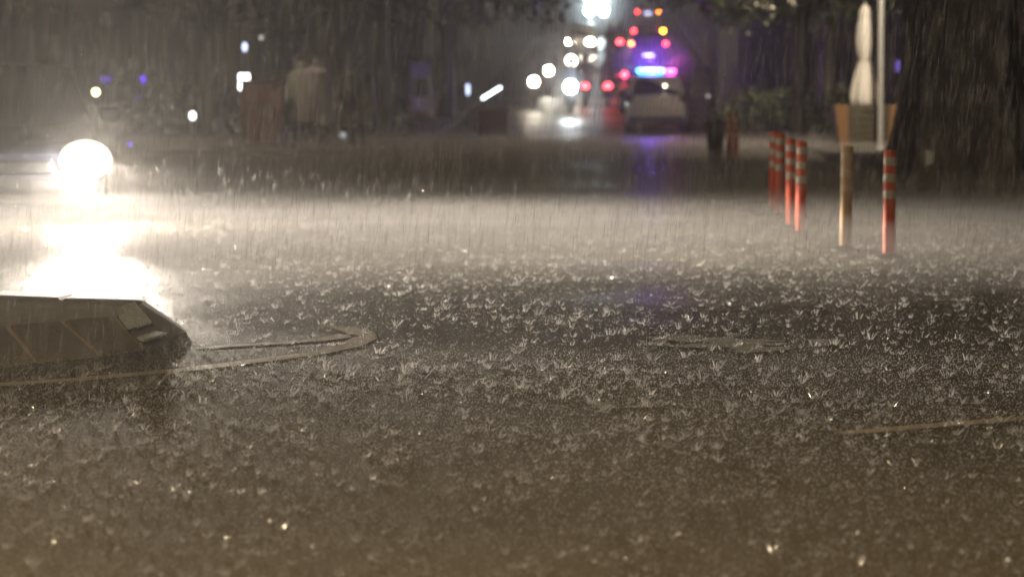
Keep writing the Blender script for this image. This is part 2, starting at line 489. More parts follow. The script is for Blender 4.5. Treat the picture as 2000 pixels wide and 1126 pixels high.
# ------------------------------------------------------------------ right: planter, closed parasol, pole, big tree
pc = at(1691, 300, 47.0); pc.z = 0.13
r = empty('planter', pc); tag(r, 'dark tapered wooden planter box with orange brown wood sides', 'planter')
for k in range(6):
    z0 = .02 + k * .128
    MB().box((0, 0, z0 + .06), (.70 + .012 * k, .60, .12), 0, .99, .008).build('slat', M_DARKWOOD, r)
for sx in (-1, 1):
    m_ = MB(); wb, wt = .16, .33
    x0b, x0t = .352, .385
    for yy in (-.33, .33): pass
    P = [(sx * x0b, -.34, 0), (sx * (x0b + wb), -.34, 0), (sx * (x0t + wt * .72), -.36, .80), (sx * x0t, -.36, .80)]
    m_.add(P + [(x, .3, z) for x, y, z in P], [(0, 1, 2, 3), (7, 6, 5, 4)] + [(i, 4 + i, 4 + (i + 1) % 4, (i + 1) % 4) for i in range(4)])
    m_.build('side_panel', M_WOOD, r, False)
MB().box((0, 0, .79), (.76, .58, .02)).build('soil', M_BARK, r)

uc = at(1688, 205, 47.3); uc.z = 0.93
r = empty('patio_umbrella', uc); tag(r, 'closed cream patio umbrella tied round its waist above the planter', 'umbrella')
MB().lathe([(.02, -.75), (.02, 1.86), (.005, 1.88)], 10).build('pole', M_STEEL, r)
k_ = 1.0
MB().lathe([(.20, 0.0), (.225, .04), (.23, .16), (.212, .30), (.19, .42), (.15, .58), (.105, .74), (.092, .82)], 48, pleat=.17, np_=6).build('skirt', M_CANVAS, r)
MB().lathe([(.092, .82), (.125, .92), (.15, 1.10), (.15, 1.25), (.135, 1.42), (.11, 1.55), (.10, 1.62), (.10, 1.70), (.075, 1.77), (.03, 1.82)], 48, pleat=.09, np_=6).build('canopy', M_CANVAS, r)
MB().lathe([(.100, .795), (.104, .80), (.104, .845), (.100, .85)], 24).build('strap', mat('strap_webbing', (.5, .42, .32), .7), r)

pp = at(1719, 300, 46.2); pp.z = 0.12
r = empty('assumed_lamp_post', pp); tag(r, 'slim grey steel pole rising beside the closed umbrella, its lamp assumed', 'lamp post')
MB().tube([(0, 0, 0), (-.01, 0, 2), (-.02, 0, 5.2)], .054, 12).build('shaft', M_STEEL, r)
MB().lathe([(.11, 0), (.11, .02), (.07, .06)], 12).build('base_plate', M_STEEL, r)
MB().tube([(-.02, 0, 5.15), (-.05, -1.8, 5.4), (-.1, -3.6, 5.3)], .035, 8).build('arm', M_STEEL, r)  # arm and lamp head added to the pole to light the umbrella
MB().box((-.1, -3.6, 5.22), (.26, .6, .12), 0, .8, .03).build('lamp_head', M_DARKMETAL, r)
lamp_pole = r

def leaf_cloud(n, clumps, size, flat=0.0):
    # many small leaf quads through clump volumes; clumps: (centre, radii)
    P = []
    w = np.array([c[1][0] * c[1][1] * c[1][2] for c in clumps]) ** 0.66; w /= w.sum()
    idx = rng.choice(len(clumps), n, p=w)
    d = rng.normal(size=(n, 3)); d /= np.linalg.norm(d, axis=1)[:, None]
    rr = rng.random(n) ** 0.45
    C = np.array([c[0] for c in clumps])[idx]; Q = np.array([c[1] for c in clumps])[idx]
    P = C + d * rr[:, None] * Q
    a = rng.normal(size=(n, 3)); a /= np.linalg.norm(a, axis=1)[:, None]
    b = rng.normal(size=(n, 3)); b -= (a * b).sum(1)[:, None] * a; b /= np.linalg.norm(b, axis=1)[:, None]
    s = size * (0.6 + 0.8 * rng.random(n))[:, None]
    V = np.stack([P - a * s, P + b * s * .45, P + a * s, P - b * s * .45], 1).reshape(-1, 3)
    return V

def quads_mesh(name, V, m):
    n = len(V) // 4
    me = bpy.data.meshes.new(name)
    me.vertices.add(len(V)); me.vertices.foreach_set('co', V.astype(np.float32).ravel())
    me.loops.add(4 * n); me.loops.foreach_set('vertex_index', np.arange(4 * n, dtype=np.int32))
    me.polygons.add(n); me.polygons.foreach_set('loop_start', np.arange(0, 4 * n, 4, dtype=np.int32))
    try: me.polygons.foreach_set('loop_total', np.full(n, 4, dtype=np.int32))
    except Exception: pass
    me.update(calc_edges=True); me.validate(); me.materials.append(m)
    return me

def tree_proto(seed, h, tr, crown_base, crown_r, n, leaf, m_leaf, droop=0.0):
    random.seed(seed)
    r = empty('street_tree')
    t = MB(); pts = []; rad = []
    x = y = 0
    for i in range(9):
        f = i / 8; z = h * .62 * f
        x += random.uniform(-.05, .05) * (i > 0); y += random.uniform(-.05, .05) * (i > 0)
        pts.append((x, y, z)); rad.append(tr * (1.0 - .55 * f + (.45 * (1 - f) ** 6)))
    t.tube(pts, rad, 12, wob=.05)
    clumps = []
    for k in range(8):
        a = k * 2.4 + random.uniform(-.4, .4); z0 = crown_base * .8 + (h * .6 - crown_base * .8) * (k / 8)
        e = Vector((math.cos(a), math.sin(a), 0)) * crown_r * random.uniform(.5, .95) + Vector((0, 0, crown_base + (h - crown_base) * random.uniform(.15, .8)))
        s0 = Vector((x * .6, y * .6, z0)); mid = (s0 + e) / 2 + Vector((0, 0, .3))
        t.tube([s0, mid, e], [tr * .38, tr * .22, tr * .06], 6)
        for _ in range(3):
            q = e + Vector((random.uniform(-1, 1), random.uniform(-1, 1), random.uniform(-.7, .6) - droop)) * crown_r * .45
            clumps.append(((q.x, q.y, max(q.z, crown_base)), (crown_r * random.uniform(.22, .42), crown_r * random.uniform(.22, .42), crown_r * random.uniform(.16, .3))))
    for _ in range(6):
        clumps.append(((random.uniform(-.5, .5) * crown_r, random.uniform(-.5, .5) * crown_r, crown_base + (h - crown_base) * random.uniform(.4, .9)), (crown_r * .5, crown_r * .5, crown_r * .35)))
    t.build('trunk', M_BARK, r)
    me = quads_mesh('crown', leaf_cloud(n, clumps, leaf), m_leaf)
    c = bpy.data.objects.new('crown', me); COL.objects.link(c); c.parent = r
    return r
T1 = tree_proto(1, 9.0, .20, 2.7, 3.2, 9000, .13, M_LEAF)
T2 = tree_proto(2, 10.5, .26, 2.5, 3.8, 10000, .15, M_LEAFD, .3)
T3 = tree_proto(3, 8.0, .16, 2.3, 2.9, 8000, .12, M_LEAF, .3)
used = set()
def plant(proto, x, d, sc, rz, label, group='street trees lining the road'):
    o = proto if proto.name not in used else copy_tree(proto)
    used.add(proto.name)
    o.location = (x, d, zr(d) + .1); o.scale = (sc, sc, sc); o.rotation_euler = (0, 0, rz)
    tag(o, label, 'tree', group)
    return o
def X(px, d): return (px - 1000) / FPX * d
trees = [
 (T2, X(872, 78), 78, 1.0, .3, 'street tree with a thin trunk left of the slanting white tube'),
 (T1, X(745, 61), 61, 1.0, 1.2, 'street tree right of the pale people, under foliage'),
 (T3, X(660, 55), 55, 1.1, 2.2, 'thin dark tree just right of the pale people'),
 (T2, X(560, 66), 66, .95, 3.3, 'dark tree rising behind the red brown cabinet'),
 (T1, X(415, 57), 57, 1.05, 4.1, 'dark tree left of the red brown cabinet'),
 (T3, X(330, 63), 63, 1.15, .7, 'dark tree beside the right violet lamp'),
 (T2, X(120, 60), 60, 1.1, 1.9, 'dark tree above the blazing headlight'),
 (T1, X(10, 64), 64, 1.2, 2.8, 'dark tree at the left end of the row'),
 (T2, axis(-6.6, 96), 96, 1.1, 5.1, 'hazy tree on the left of the climbing road, nearest'),
 (T1, axis(-6.8, 118), 118, 1.15, .2, 'hazy tree on the left of the climbing road, middle'),
 (T3, axis(-7.0, 146), 146, 1.4, 1.0, 'hazy tree on the left of the climbing road, far'),
 (T2, axis(-7.5, 190), 190, 1.4, 2.0, 'hazy tree on the left of the climbing road, farthest'),
 (T1, axis(4.9, 70), 70, 1.0, 2.6, 'dim tree right of the police car'),
 (T2, axis(5.1, 84), 84, 1.0, 3.6, 'dim tree behind the police car, right side'),
 (T3, axis(5.2, 102), 102, 1.3, 4.6, 'hazy tree on the right of the climbing road, middle'),
 (T1, axis(5.6, 135), 135, 1.3, 5.6, 'hazy tree on the right of the climbing road, far'),
 (T2, axis(6.0, 178), 178, 1.4, .9, 'hazy tree on the right of the climbing road, farthest'),
 (T3, X(1560, 58), 58, 1.05, 1.5, 'dim tree behind the banded bollard pair'),
 (T1, X(1618, 66), 66, 1.0, 3.0, 'dim tree left of the closed umbrella'),
 (T2, X(1790, 56), 56, 1.0, 4.0, 'dark tree between the pole and the big trunk'),
]
for t_ in trees: plant(*t_)

# big dark tree at the right edge
def big_tree():
    random.seed(21)
    base = Vector((X(1895, 29), 29.5, 0.08))
    r = empty('big_tree', base); tag(r, 'huge dark tree with a broad ribbed trunk at the right edge', 'tree')
    m = MB()
    secs = []
    n = 36
    for i in range(13):
        z = [-.1, .1, .25, .5, .9, 1.4, 2.0, 2.6, 3.2, 3.8, 4.5, 5.4, 6.4][i]
        rr = .60 + .40 * math.exp(-z / .35) - .02 * z
        sec = []
        for k in range(n):
            a = 2 * math.pi * k / n
            rib = 1 + .09 * math.sin(5 * a + .6 * math.sin(z)) + .05 * math.sin(11 * a + 1.3) + .02 * random.uniform(-1, 1)
            sec.append((rr * rib * math.cos(a) * 1.12 - .02 * z, rr * rib * math.sin(a), z))
        secs.append(sec)
    m.loft(secs)
    for k in range(6):
        a = k * 1.05; s0 = Vector((0, 0, 4.0 + k * .35)); e = s0 + Vector((math.cos(a) * 3.2, math.sin(a) * 3.2, 1.6))
        m.tube([s0, (s0 + e) / 2 + Vector((0, 0, .5)), e], [.28, .18, .06], 8)
    m.build('trunk', M_BARK, r)
    # second stem close beside it
    m = MB(); m.tube([(1.05, .6, -.1), (1.0, .55, 1.5), (1.1, .5, 3.5), (1.2, .4, 6)], [.34, .27, .25, .2], 12, wob=.06); m.build('trunk', M_BARK, r)
    cl = [((random.uniform(-3.4, 3.0), random.uniform(-2.5, 3.5), random.uniform(3.7, 6.5)), (1.2, 1.2, .8)) for _ in range(22)]
    cl += [((X(1675, 33) - base.x, 4.0, 2.45), (.32, .5, .22)), ((X(1640, 33) - base.x, 4.6, 2.55), (.5, .5, .28)), ((X(1770, 32) - base.x, 2.5, 2.5), (.4, .4, .2))]
    c = bpy.data.objects.new('crown', quads_mesh('crown', leaf_cloud(15000, cl, .085), M_LEAF)); COL.objects.link(c); c.parent = r
    t = MB().box((0, 0, 0), (.085, .012, .20), 0, 1, .005)
    o = t.build('notice_tag', mat('white_notice', (.66, .66, .62), .5), None)
    p = at(1815, 312, 28.78); o.location = p
    tag(o, 'small white notice hanging on the huge dark trunk', 'notice')
    MB().tube([(0, 0, .10), (0, .3, .16)], .006, 5).build('hanger', M_STEEL, o)
    # root branches carrying the low foliage
big_tree()

# ------------------------------------------------------------------ vehicles
def rrect(x, hw, z0, z1, k=.12):
    # cross-section of a car body across its width, 12 points
    h = z1 - z0
    return [(x, -hw * .90, z0), (x, hw * .90, z0), (x, hw * .98, z0 + h * .12), (x, hw, z0 + h * .45), (x, hw * .97, z0 + h * .8), (x, hw * .90, z1 - h * .03), (x, hw * .75, z1), (x, -hw * .75, z1), (x, -hw * .90, z1 - h * .03), (x, -hw * .97, z0 + h * .8), (x, -hw, z0 + h * .45), (x, -hw * .98, z0 + h * .12)]

def car(name, loc, rz, paint_m, L=4.3, Wd=1.78, H=1.48, kind='hatch', head=None, tail=None, tail_z=.88, head_z=.66, tail_sep=None, head_sep=None, plate_lit=None, lamp_r=.09):
    """car along +x (front), origin at ground under its middle"""
    r = empty(name, loc, rz)
    hw = Wd / 2; f = L / 2
    zb = .22; belt = .62 * H + .02
    hood = belt - .10
    # lower body
    st = [(-f, hw * .90, zb + .14, belt - .22), (-f + .06, hw * .96, zb + .05, belt - .06), (-f + .30, hw, zb, belt), (0, hw, zb, belt), (f - 1.30, hw, zb, belt - .01), (f - .95, hw, zb, hood), (f - .35, hw * .97, zb, hood - .04), (f - .06, hw * .92, zb + .04, hood - .09), (f, hw * .86, zb + .10, hood - .15)]
    if kind == 'sedan':
        st[1] = (-f + .05, hw * .94, zb + .05, belt - .08); st[2] = (-f + .25, hw * .98, zb, belt - .02)
    MB().loft([rrect(*s) for s in st]).build('body', paint_m, r)
    # cabin
    back = -f + (.10 if kind != 'sedan' else .85)
    rb = back + (.42 if kind != 'sedan' else .55)
    fr = f - 1.05; rf = fr - .75
    def cs(x, w0, w1, z0, z1): return [(x[0], -w0, z0), (x[0], w0, z0), (x[1], w1, z1 - .05), (x[1], w1 * .86, z1), (x[1], -w1 * .86, z1), (x[1], -w1, z1 - .05)]
    cb = hw * .93; ct = hw * .76
    z0 = belt - .05
    A = cs((back, rb), cb, ct, z0, H - .03); B = cs((rb + .25, rb + .35), cb, ct, z0, H); C_ = cs((rf - .2, rf - .15), cb, ct, z0, H); D = cs((fr, rf), cb * .97, ct, z0 - .02, H - .04)
    MB().loft([A, B, C_, D]).build('cabin', paint_m, r)
    # glass, a few mm proud of the cabin
    def pane(nm, P, off):
        P = [Vector(p) for p in P]; n = Vector(off).normalized() * .006
        m_ = MB().add([p + n for p in P] + [p - n * 2 for p in P], [(0, 1, 2, 3), (7, 6, 5, 4)] + [(i, 4 + i, 4 + (i + 1) % 4, (i + 1) % 4) for i in range(4)])
        return m_.build(nm, M_GLASS, r, False)
    def lerp(a, b, t): return a + (b - a) * t
    def rearpt(y, t): return (lerp(back, rb, t), y * lerp(cb, ct, t), lerp(z0, H - .08, t))
    pane('rear_window', [rearpt(-.88, .16), rearpt(.88, .16), rearpt(.86, .92), rearpt(-.86, .92)], (-1, 0, .5))
    def frpt(y, t): return (lerp(fr, rf, t), y * lerp(cb * .97, ct, t), lerp(z0 - .02, H - .09, t))
    pane('windscreen', [frpt(-.90, .10), frpt(.90, .10), frpt(.88, .94), frpt(-.88, .94)], (1, 0, .8))
    for s in (-1, 1):
        def sp(x0, x1, t): return (lerp(x0, x1, t), s * lerp(cb, ct, t) , lerp(z0, H - .05, t))
        for (a0, a1, b0_, b1_) in ((rb + .05, rb + .42, rb + .95, rb + .95), (rb + 1.02, rb + 1.02, fr - .18, rf - .12)):
            pane('side_window', [sp(a0, a1, .14), sp(b0_, b1_, .14), sp(b0_, b1_, .90), sp(a0, a1, .90)], (0, s, .25))
        mr = MB().box((fr - .28, s * (hw + .10), belt + .07), (.10, .20, .14), 0, .85, .03); mr.build('wing_mirror', M_TRIM, r)
    # bumpers, plates
    MB().box((-f + .02, 0, zb + .14), (.16, Wd * .92, .22), 0, .97, .05).build('bumper', M_TRIM if kind != 'sedan' else paint_m, r)
    MB().box((f - .05, 0, zb + .16), (.14, Wd * .84, .22), 0, .97, .05).build('bumper', M_TRIM, r)
    MB().box((f - .01, 0, zb + .34), (.06, .80, .12), 0, 1, .02).build('grille', M_TRIM, r)
    MB().box((-f - .02, 0, belt - .30), (.03, .46, .13), 0, 1, .01).build('number_plate', plate_lit or M_PLATE, r)
    MB().box((f + .03, 0, zb + .2), (.02, .44, .11), 0, 1, .006).build('number_plate', M_PLATE, r)
    # wheels
    wr = .31
    for sx, nm in ((f - .82, 1), (-f + .78, 1)):
        for s in (-1, 1):
            w = MB().lathe([(wr * .62, -.10), (wr * .95, -.10), (wr, -.06), (wr, .06), (wr * .95, .10), (wr * .62, .10)], 20, (sx, s * (hw - .09), wr), ax='y').build('wheel', M_TYRE, r)
            MB().lathe([(.02, -.108), (wr * .60, -.104), (wr * .60, .104), (.02, .108)], 14, (sx, s * (hw - .09), wr), ax='y').build('rim', M_RIM, w)
    # lamps
    ts = (tail_sep or Wd * .84) / 2
    for s in (-1, 1):
        MB().sphere((-f + .03, s * ts, tail_z), lamp_r, 14, 10, (.55, 1.1, .95)).build('tail_light', tail or M_UNLIT, r)
        hs = (head_sep or Wd * .74) / 2
        MB().sphere((f - .02, s * hs, head_z), lamp_r, 14, 10, (.6, 1.15, .85)).build('headlight', head or mat('unlit_head_lens', (.5, .5, .5), .1), r)
    return r

UPHILL = math.pi / 2 - .046     # heading of traffic going away from us
def car_tail(px0, px1, py, name, label, paint_m, tailm, lampz=.95, plate=None, kind='hatch', sep=1.5, Wd=1.8, H=1.5, group='cars driving away up the slope'):
    d = FPX * sep / (px1 - px0)
    p = at((px0 + px1) / 2, py, d)
    L = 4.3
    z = p.z - lampz
    loc = Vector((p.x + .046 * L / 2, d + L / 2, z))
    o = car(name, loc, UPHILL, paint_m, L, Wd, H, kind, tail=tailm, tail_z=lampz, tail_sep=sep, plate_lit=plate)
    o.rotation_euler = (0, -math.atan(SLOPE) if d > 70 else 0, UPHILL)
    tag(o, label, 'car', group)
    return o

G_TAIL = glow('lit_tail_lens', (1.0, .035, .045), 26)
G_TAILO = glow('lit_orange_tail_lens', (1.0, .12, .03), 42)
G_AMBER = glow('lit_amber_lens', (1.0, .26, .01), 60)
G_PLATE = glow('lit_plate', (.62, .62, 1.0), 4, False)
M_GREYCAR = mat('grey_car_paint', (.12, .12, .13), .3, coat=.4)
M_REDCAR = mat('dark_red_car_paint', (.12, .02, .02), .3, coat=.4)
M_WHITECAR = mat('white_car_paint', (.6, .6, .58), .3, coat=.4)

# police car, rear towards us
s_ = FPX / 71.0
pcx = (1281 - 1000) / s_
police = car('police_car', Vector((pcx + .046 * 2.25, 71 + 2.25, zr(72.5) - .02)), UPHILL, M_SILVER, 4.5, 1.72, 1.62, 'hatch', tail_z=.98, tail_sep=1.54, lamp_r=.12)
tag(police, 'grey police car seen from behind with a glowing blue roof bar', 'police car')
bar = MB().box((-.55, 0, 1.645), (.30, 1.22, .05), 0, .95, .015).build('light_bar', M_TRIM, police)
MB().box((-.55, .15, 1.735), (.26, .80, .13), 0, .94, .05).build('blue_lens', glow('blue_flash_lens', (.05, .42, 1.0), 13), bar)
MB().box((-.55, -.42, 1.725), (.25, .30, .11), 0, .94, .04).build('red_lens', glow('pink_flash_lens', (1.0, .08, .66), 9), bar)
MB().sphere((-2.14, -.24, 1.31), .035, 10, 8).build('window_glint', glow('glowing_window_glint', (1.0, .86, .62), 14), police)  # glowing bead standing in for a reflection in the rear window
def point(name, loc, power, col, parent=None, size=.06, kind='POINT', spot=None, aim=None, blend=.5):
    ld = bpy.data.lights.new(name, kind); ld.energy = power; ld.color = col; ld.shadow_soft_size = size
    o = bpy.data.objects.new(name, ld); COL.objects.link(o)
    if parent: o.parent = parent
    o.location = loc
    if kind == 'SPOT':
        ld.spot_size = spot; ld.spot_blend = blend
        o.rotation_euler = Vector(aim).to_track_quat('-Z', 'Y').to_euler()
    return o
point('blue_flash', (-.62, .15, 2.05), 330, (.17, .05, 1.0), police, .12)
point('pink_flash', (-.62, -.5, 2.0), 60, (1.0, .10, .6), police, .1)

T = [
 (1220, 1311, 138, 'dark grey car directly beyond the police car, pink red tail lamps', M_GREYCAR, G_TAIL, 1.30, None, 'hatch'),
 (1233, 1300, 80, 'car with lit number plate and red tail lamps above the police bar', M_REDCAR, G_TAILO, 1.15, G_PLATE, 'sedan'),
 (1238, 1295, 56, 'car with one amber lamp, second highest in the queue', M_GREYCAR, G_TAIL, 1.15, None, 'hatch'),
 (1245, 1286, 20, 'topmost car of the queue on the slope, red and orange lamps', M_WHITECAR, G_TAIL, .75, G_PLATE, 'sedan')]
tc = [car_tail(a, b, c, 'car', lab, m, t, lz, pl_, k) for (a, b, c, lab, m, t, lz, pl_, k) in T]
for o, gm, big in ((tc[2], G_AMBER, 1.35), (tc[3], glow('lit_orange_lens2', (1.0, .20, .02), 34), 1)):
    rl = [c for c in o.children if c.name.startswith('tail_light')]
    rl.sort(key=lambda c: np.mean([v.co.y for v in c.data.vertices]))
    rl[0].data.materials[0] = gm; rl[0]['label'] = 'amber lit tail light'
tl = [c for c in tc[1].children if c.name.startswith('tail_light')]
tl.sort(key=lambda c: np.mean([v.co.y for v in c.data.vertices])); tl[0].data.materials[0] = G_TAIL

# ---- people -------------------------------------------------------
def skin_body(name, joints, edges, m, parent=None, levels=1):
    me = bpy.data.meshes.new(name); me.from_pydata([j[0] for j in joints], edges, [])
    o = bpy.data.objects.new(name, me); COL.objects.link(o)
    md = o.modifiers.new('Skin', 'SKIN'); md.use_smooth_shade = True
    sv = me.skin_vertices[0].data
    for i, j in enumerate(joints): sv[i].radius = (j[1], j[2] if len(j) > 2 else j[1])
    sv[0].use_root = True
    ss = o.modifiers.new('Sub', 'SUBSURF'); ss.levels = levels; ss.render_levels = levels
    dg = bpy.context.evaluated_depsgraph_get(); ev = o.evaluated_get(dg)
    nm = bpy.data.meshes.new_from_object(ev); o.modifiers.clear(); o.data = nm
    nm.materials.clear(); nm.materials.append(m)
    nm.polygons.foreach_set('use_smooth', [True] * len(nm.polygons))
    if parent: o.parent = parent
    return o

def standing_person(loc, rz, h, poncho_m, label, trouser_m):
    k = h / 1.7
    r = empty('person', loc, rz); tag(r, label, 'person', 'people sheltering by the cabinet')
    J = [((0, 0, .92), .13, .11), ((0, 0, 1.15), .13, .10), ((0, 0, 1.38), .16, .10), ((0, 0, 1.48), .055), ((0, .01, 1.56), .072, .08), ((0, .015, 1.66), .075, .085),
         ((-.09, 0, .86), .085), ((-.10, .01, .48), .055), ((-.10, -.02, .10), .038), ((-.10, .12, .04), .035),
         ((.09, 0, .86), .085), ((.11, .01, .48), .055), ((.12, -.02, .10), .038), ((.13, .12, .04), .035),
         ((-.19, 0, 1.40), .055), ((-.25, .02, 1.14), .042), ((-.22, .16, .96), .032), ((-.19, .22, .93), .03),
         ((.19, 0, 1.40), .055), ((.25, .02, 1.14), .042), ((.22, .16, .96), .032), ((.19, .22, .93), .03), ((0, .10, 1.60), .018)]
    J = [(tuple(c * k for c in j[0]),) + tuple(q * k for q in j[1:]) for j in J]
    E = [(0, 1), (1, 2), (2, 3), (3, 4), (4, 5), (0, 6), (6, 7), (7, 8), (8, 9), (0, 10), (10, 11), (11, 12), (12, 13), (2, 14), (14, 15), (15, 16), (16, 17), (2, 18), (18, 19), (19, 20), (20, 21), (4, 22)]
    skin_body('body', J, E, trouser_m, r)
    MB().lathe([(.30 * k, .46 * k), (.335 * k, .50 * k), (.33 * k, .75 * k), (.30 * k, 1.05 * k), (.28 * k, 1.28 * k), (.24 * k, 1.42 * k), (.14 * k, 1.49 * k), (.10 * k, 1.51 * k)], 36, pleat=.05, np_=7).build('rain_poncho', poncho_m, r)
    hd = MB()
    secs = []
    for i in range(9):      # hood: open shell round the back of the head
        a = math.pi * i / 8
        sec = []
        for q in range(7):
            b = math.pi * (.12 + .76 * q / 6)
            sec.append((.115 * k * math.cos(a) * math.sin(b) * 1.05, (-.13 * math.sin(a) * math.sin(b) + .02) * k, (1.62 - .15 * math.cos(b)) * k))
        secs.append(sec)
    vs = [p for s in secs for p in s]; fs = [(i * 7 + q, i * 7 + q + 1, (i + 1) * 7 + q + 1, (i + 1) * 7 + q) for i in range(8) for q in range(6)]
    hd.add(vs, fs); hd.build('hood', poncho_m, r)
    for sx in (-1, 1):
        MB().box((sx * .11 * k, .05 * k, .045), (.10 * k, .26 * k, .09), 0, 1, .03).build('boot', mat('white_boot', (.62, .62, .62), .4), r)
    return r
M_PON1 = mat('grey_green_poncho', (.34, .36, .34), .5, var=.1, scale=5)
M_PON2 = mat('lavender_grey_poncho', (.40, .36, .42), .5, var=.1, scale=5)
M_PALELEG = mat('pale_trousers', (.46, .45, .44), .5)
def stand_at(px, py, z=0.12):
    return gp(px, py, z)
standing_person(stand_at(588, 288), 2.8, 1.66, M_PON1, 'person in a grey green rain poncho, left of the pale pair', M_PALELEG)
standing_person(stand_at(617, 293), 3.4, 1.68, M_PON2, 'person in a pale lavender rain poncho, right of the pale pair', M_PALELEG)
standing_person(stand_at(700, 296), 2.6, 1.62, mat('dark_raincoat', (.06, .055, .06), .35), 'dark figure in a raincoat right of the pale pair', mat('dark_trousers', (.03, .03, .032), .6))

# ---- scooters with caped riders -----------------------------------
def scooter_proto():
    r = empty('motor_scooter')
    MB().loft([[(x, w * c, z + h * s) for c, s in ((-1, -.6), (-.6, -1), (.6, -1), (1, -.6), (1, .5), (.6, 1), (-.6, 1), (-1, .5))] for x, w, z, h in
               ((-.80, .07, .66, .05), (-.70, .13, .64, .11), (-.45, .17, .56, .18), (-.15, .17, .50, .20), (-.05, .16, .34, .07), (.28, .16, .32, .06), (.36, .17, .45, .16), (.44, .17, .70, .16), (.42, .12, .90, .06))]).build('body', M_GREYCAR, r)
    MB().box((-.42, 0, .775), (.66, .27, .08), 0, .92, .03).build('seat', M_TRIM, r)
    MB().tube([(.38, -.34, 1.03), (.44, -.16, 1.0), (.46, 0, .96), (.44, .16, 1.0), (.38, .34, 1.03)], .017, 8).build('handlebar', M_TRIM, r)
    MB().tube([(.46, 0, .92), (.60, 0, .30)], .03, 8).build('fork', M_TRIM, r)
    for x in (.62, -.58):
        w = MB().lathe([(.16, -.05), (.215, -.05), (.23, 0), (.215, .05), (.16, .05)], 18, (x, 0, .23), ax='y').build('wheel', M_TYRE, r)
        MB().lathe([(.02, -.045), (.155, -.04), (.155, .04), (.02, .045)], 14, (x, 0, .23), ax='y').build('rim', M_RIM, w)
    for s in (-1, 1):
        k = MB().tube([(.42, s * .24, 1.0), (.40, s * .30, 1.18)], .008, 6); k.sphere((.40, s * .31, 1.22), .06, 10, 6, (.3, 1, .7)); k.build('mirror', M_TRIM, r)
    return r
def rider_proto():
    r = empty('person')
    J = [((-.40, 0, .90), .13, .12), ((-.38, 0, 1.12), .13, .10), ((-.30, 0, 1.36), .16, .10), ((-.27, 0, 1.46), .055), ((-.24, 0, 1.56), .08), ((-.24, 0, 1.64), .08),
         ((-.30, -.12, .86), .09), ((.05, -.15, .80), .065), ((.06, -.15, .46), .045), ((.16, -.15, .40), .04),
         ((-.30, .12, .86), .09), ((.05, .15, .80), .065), ((.06, .15, .46), .045), ((.16, .15, .40), .04),
         ((-.28, -.20, 1.37), .055), ((-.05, -.30, 1.18), .042), ((.30, -.32, 1.06), .033), ((-.28, .20, 1.37), .055), ((-.05, .30, 1.18), .042), ((.30, .32, 1.06), .033)]
    E = [(0, 1), (1, 2), (2, 3), (3, 4), (4, 5), (0, 6), (6, 7), (7, 8), (8, 9), (0, 10), (10, 11), (11, 12), (12, 13), (2, 14), (14, 15), (15, 16), (2, 17), (17, 18), (18, 19)]
    skin_body('body', J, E, mat('rider_clothes', (.05, .05, .055), .5), r)
    secs = []
    for z, xo, rx, ry in ((.62, -.28, .40, .30), (.80, -.30, .38, .31), (1.05, -.32, .26, .28), (1.28, -.30, .20, .26), (1.42, -.28, .13, .20), (1.49, -.265, .085, .10)):
        secs.append([(xo + rx * math.cos(2 * math.pi * k / 24) * (1 + .04 * math.cos(7 * 2 * math.pi * k / 24)), ry * math.sin(2 * math.pi * k / 24), z) for k in range(24)])
    MB().loft(secs).build('rain_cape', mat('rider_cape', (.10, .10, .13), .35), r)
    MB().sphere((-.24, 0, 1.635), .135, 16, 10, (1.1, 1, 1)).build('helmet', mat('helmet_shell', (.25, .25, .26), .2), r)
    MB().sphere((-.12, 0, 1.62), .09, 12, 8, (.4, 1.05, .6)).build('visor', M_GLASS, r)
    return r
SC = scooter_proto(); RD = rider_proto(); n_sc = [0]
G_HW = glow('warm_headlight_lens', (1.0, .86, .66), 50)
G_HC = glow('cool_headlight_lens', (.80, .95, 1.0), 80)
G_HT = glow('teal_headlight_lens', (.62, 1.0, .92), 40)
def solve_d(py, lz):
    lo, hi = 74.0, 260.0
    for d in np.arange(74, 260, .25):
        if zr(d) + lz <= at(1000, py, d).z + .001: continue
        return float(d)
    return 120.0
def scooter(px, py, away, lens, lr, label, rlabel, lz=None, light=0, lcol=(1, 1, 1)):
    i = n_sc[0]; n_sc[0] += 1
    s = SC if i == 0 else copy_tree(SC); p = RD if i == 0 else copy_tree(RD)
    lz = lz or (.72 if away else .86)
    d = solve_d(py, lz)
    q = at(px, py, d)
    h = UPHILL if away else UPHILL + math.pi
    off = .80 if away else -.50
    loc = Vector((q.x + math.cos(UPHILL) * off, d + math.sin(UPHILL) * off, q.z - lz))
    for o in (s, p): o.location = loc; o.rotation_euler = (0, -SLOPE if away else SLOPE, h)
    tag(s, label, 'scooter', 'scooters in the rain'); tag(p, rlabel, 'person', 'scooter riders in capes')
    if away:
        MB().sphere((-.82, 0, lz), lr, 12, 8, (.5, 1.3, .9)).build('tail_light', lens, s)
        MB().sphere((.49, 0, .86), .07, 12, 8, (.5, 1, 1)).build('headlight', mat('unlit_head_lens', (.5, .5, .5), .1), s)
    else:
        MB().sphere((.50, 0, lz), lr, 14, 10, (.5, 1, 1)).build('headlight', lens, s)
        MB().sphere((-.82, 0, .72), .05, 12, 8, (.5, 1.3, .9)).build('tail_light', M_UNLIT, s)
        if light: point('headlight_beam', (.60, 0, lz), light, lcol, s, .07, 'SPOT', R(110), (1, 0, -.04), 1.0)
scooter(1045, 158, False, G_HW, .16, 'oncoming scooter with a warm headlight, leftmost of the oncoming lights', 'rider behind the leftmost warm oncoming headlight', light=45, lcol=(1, .88, .70))
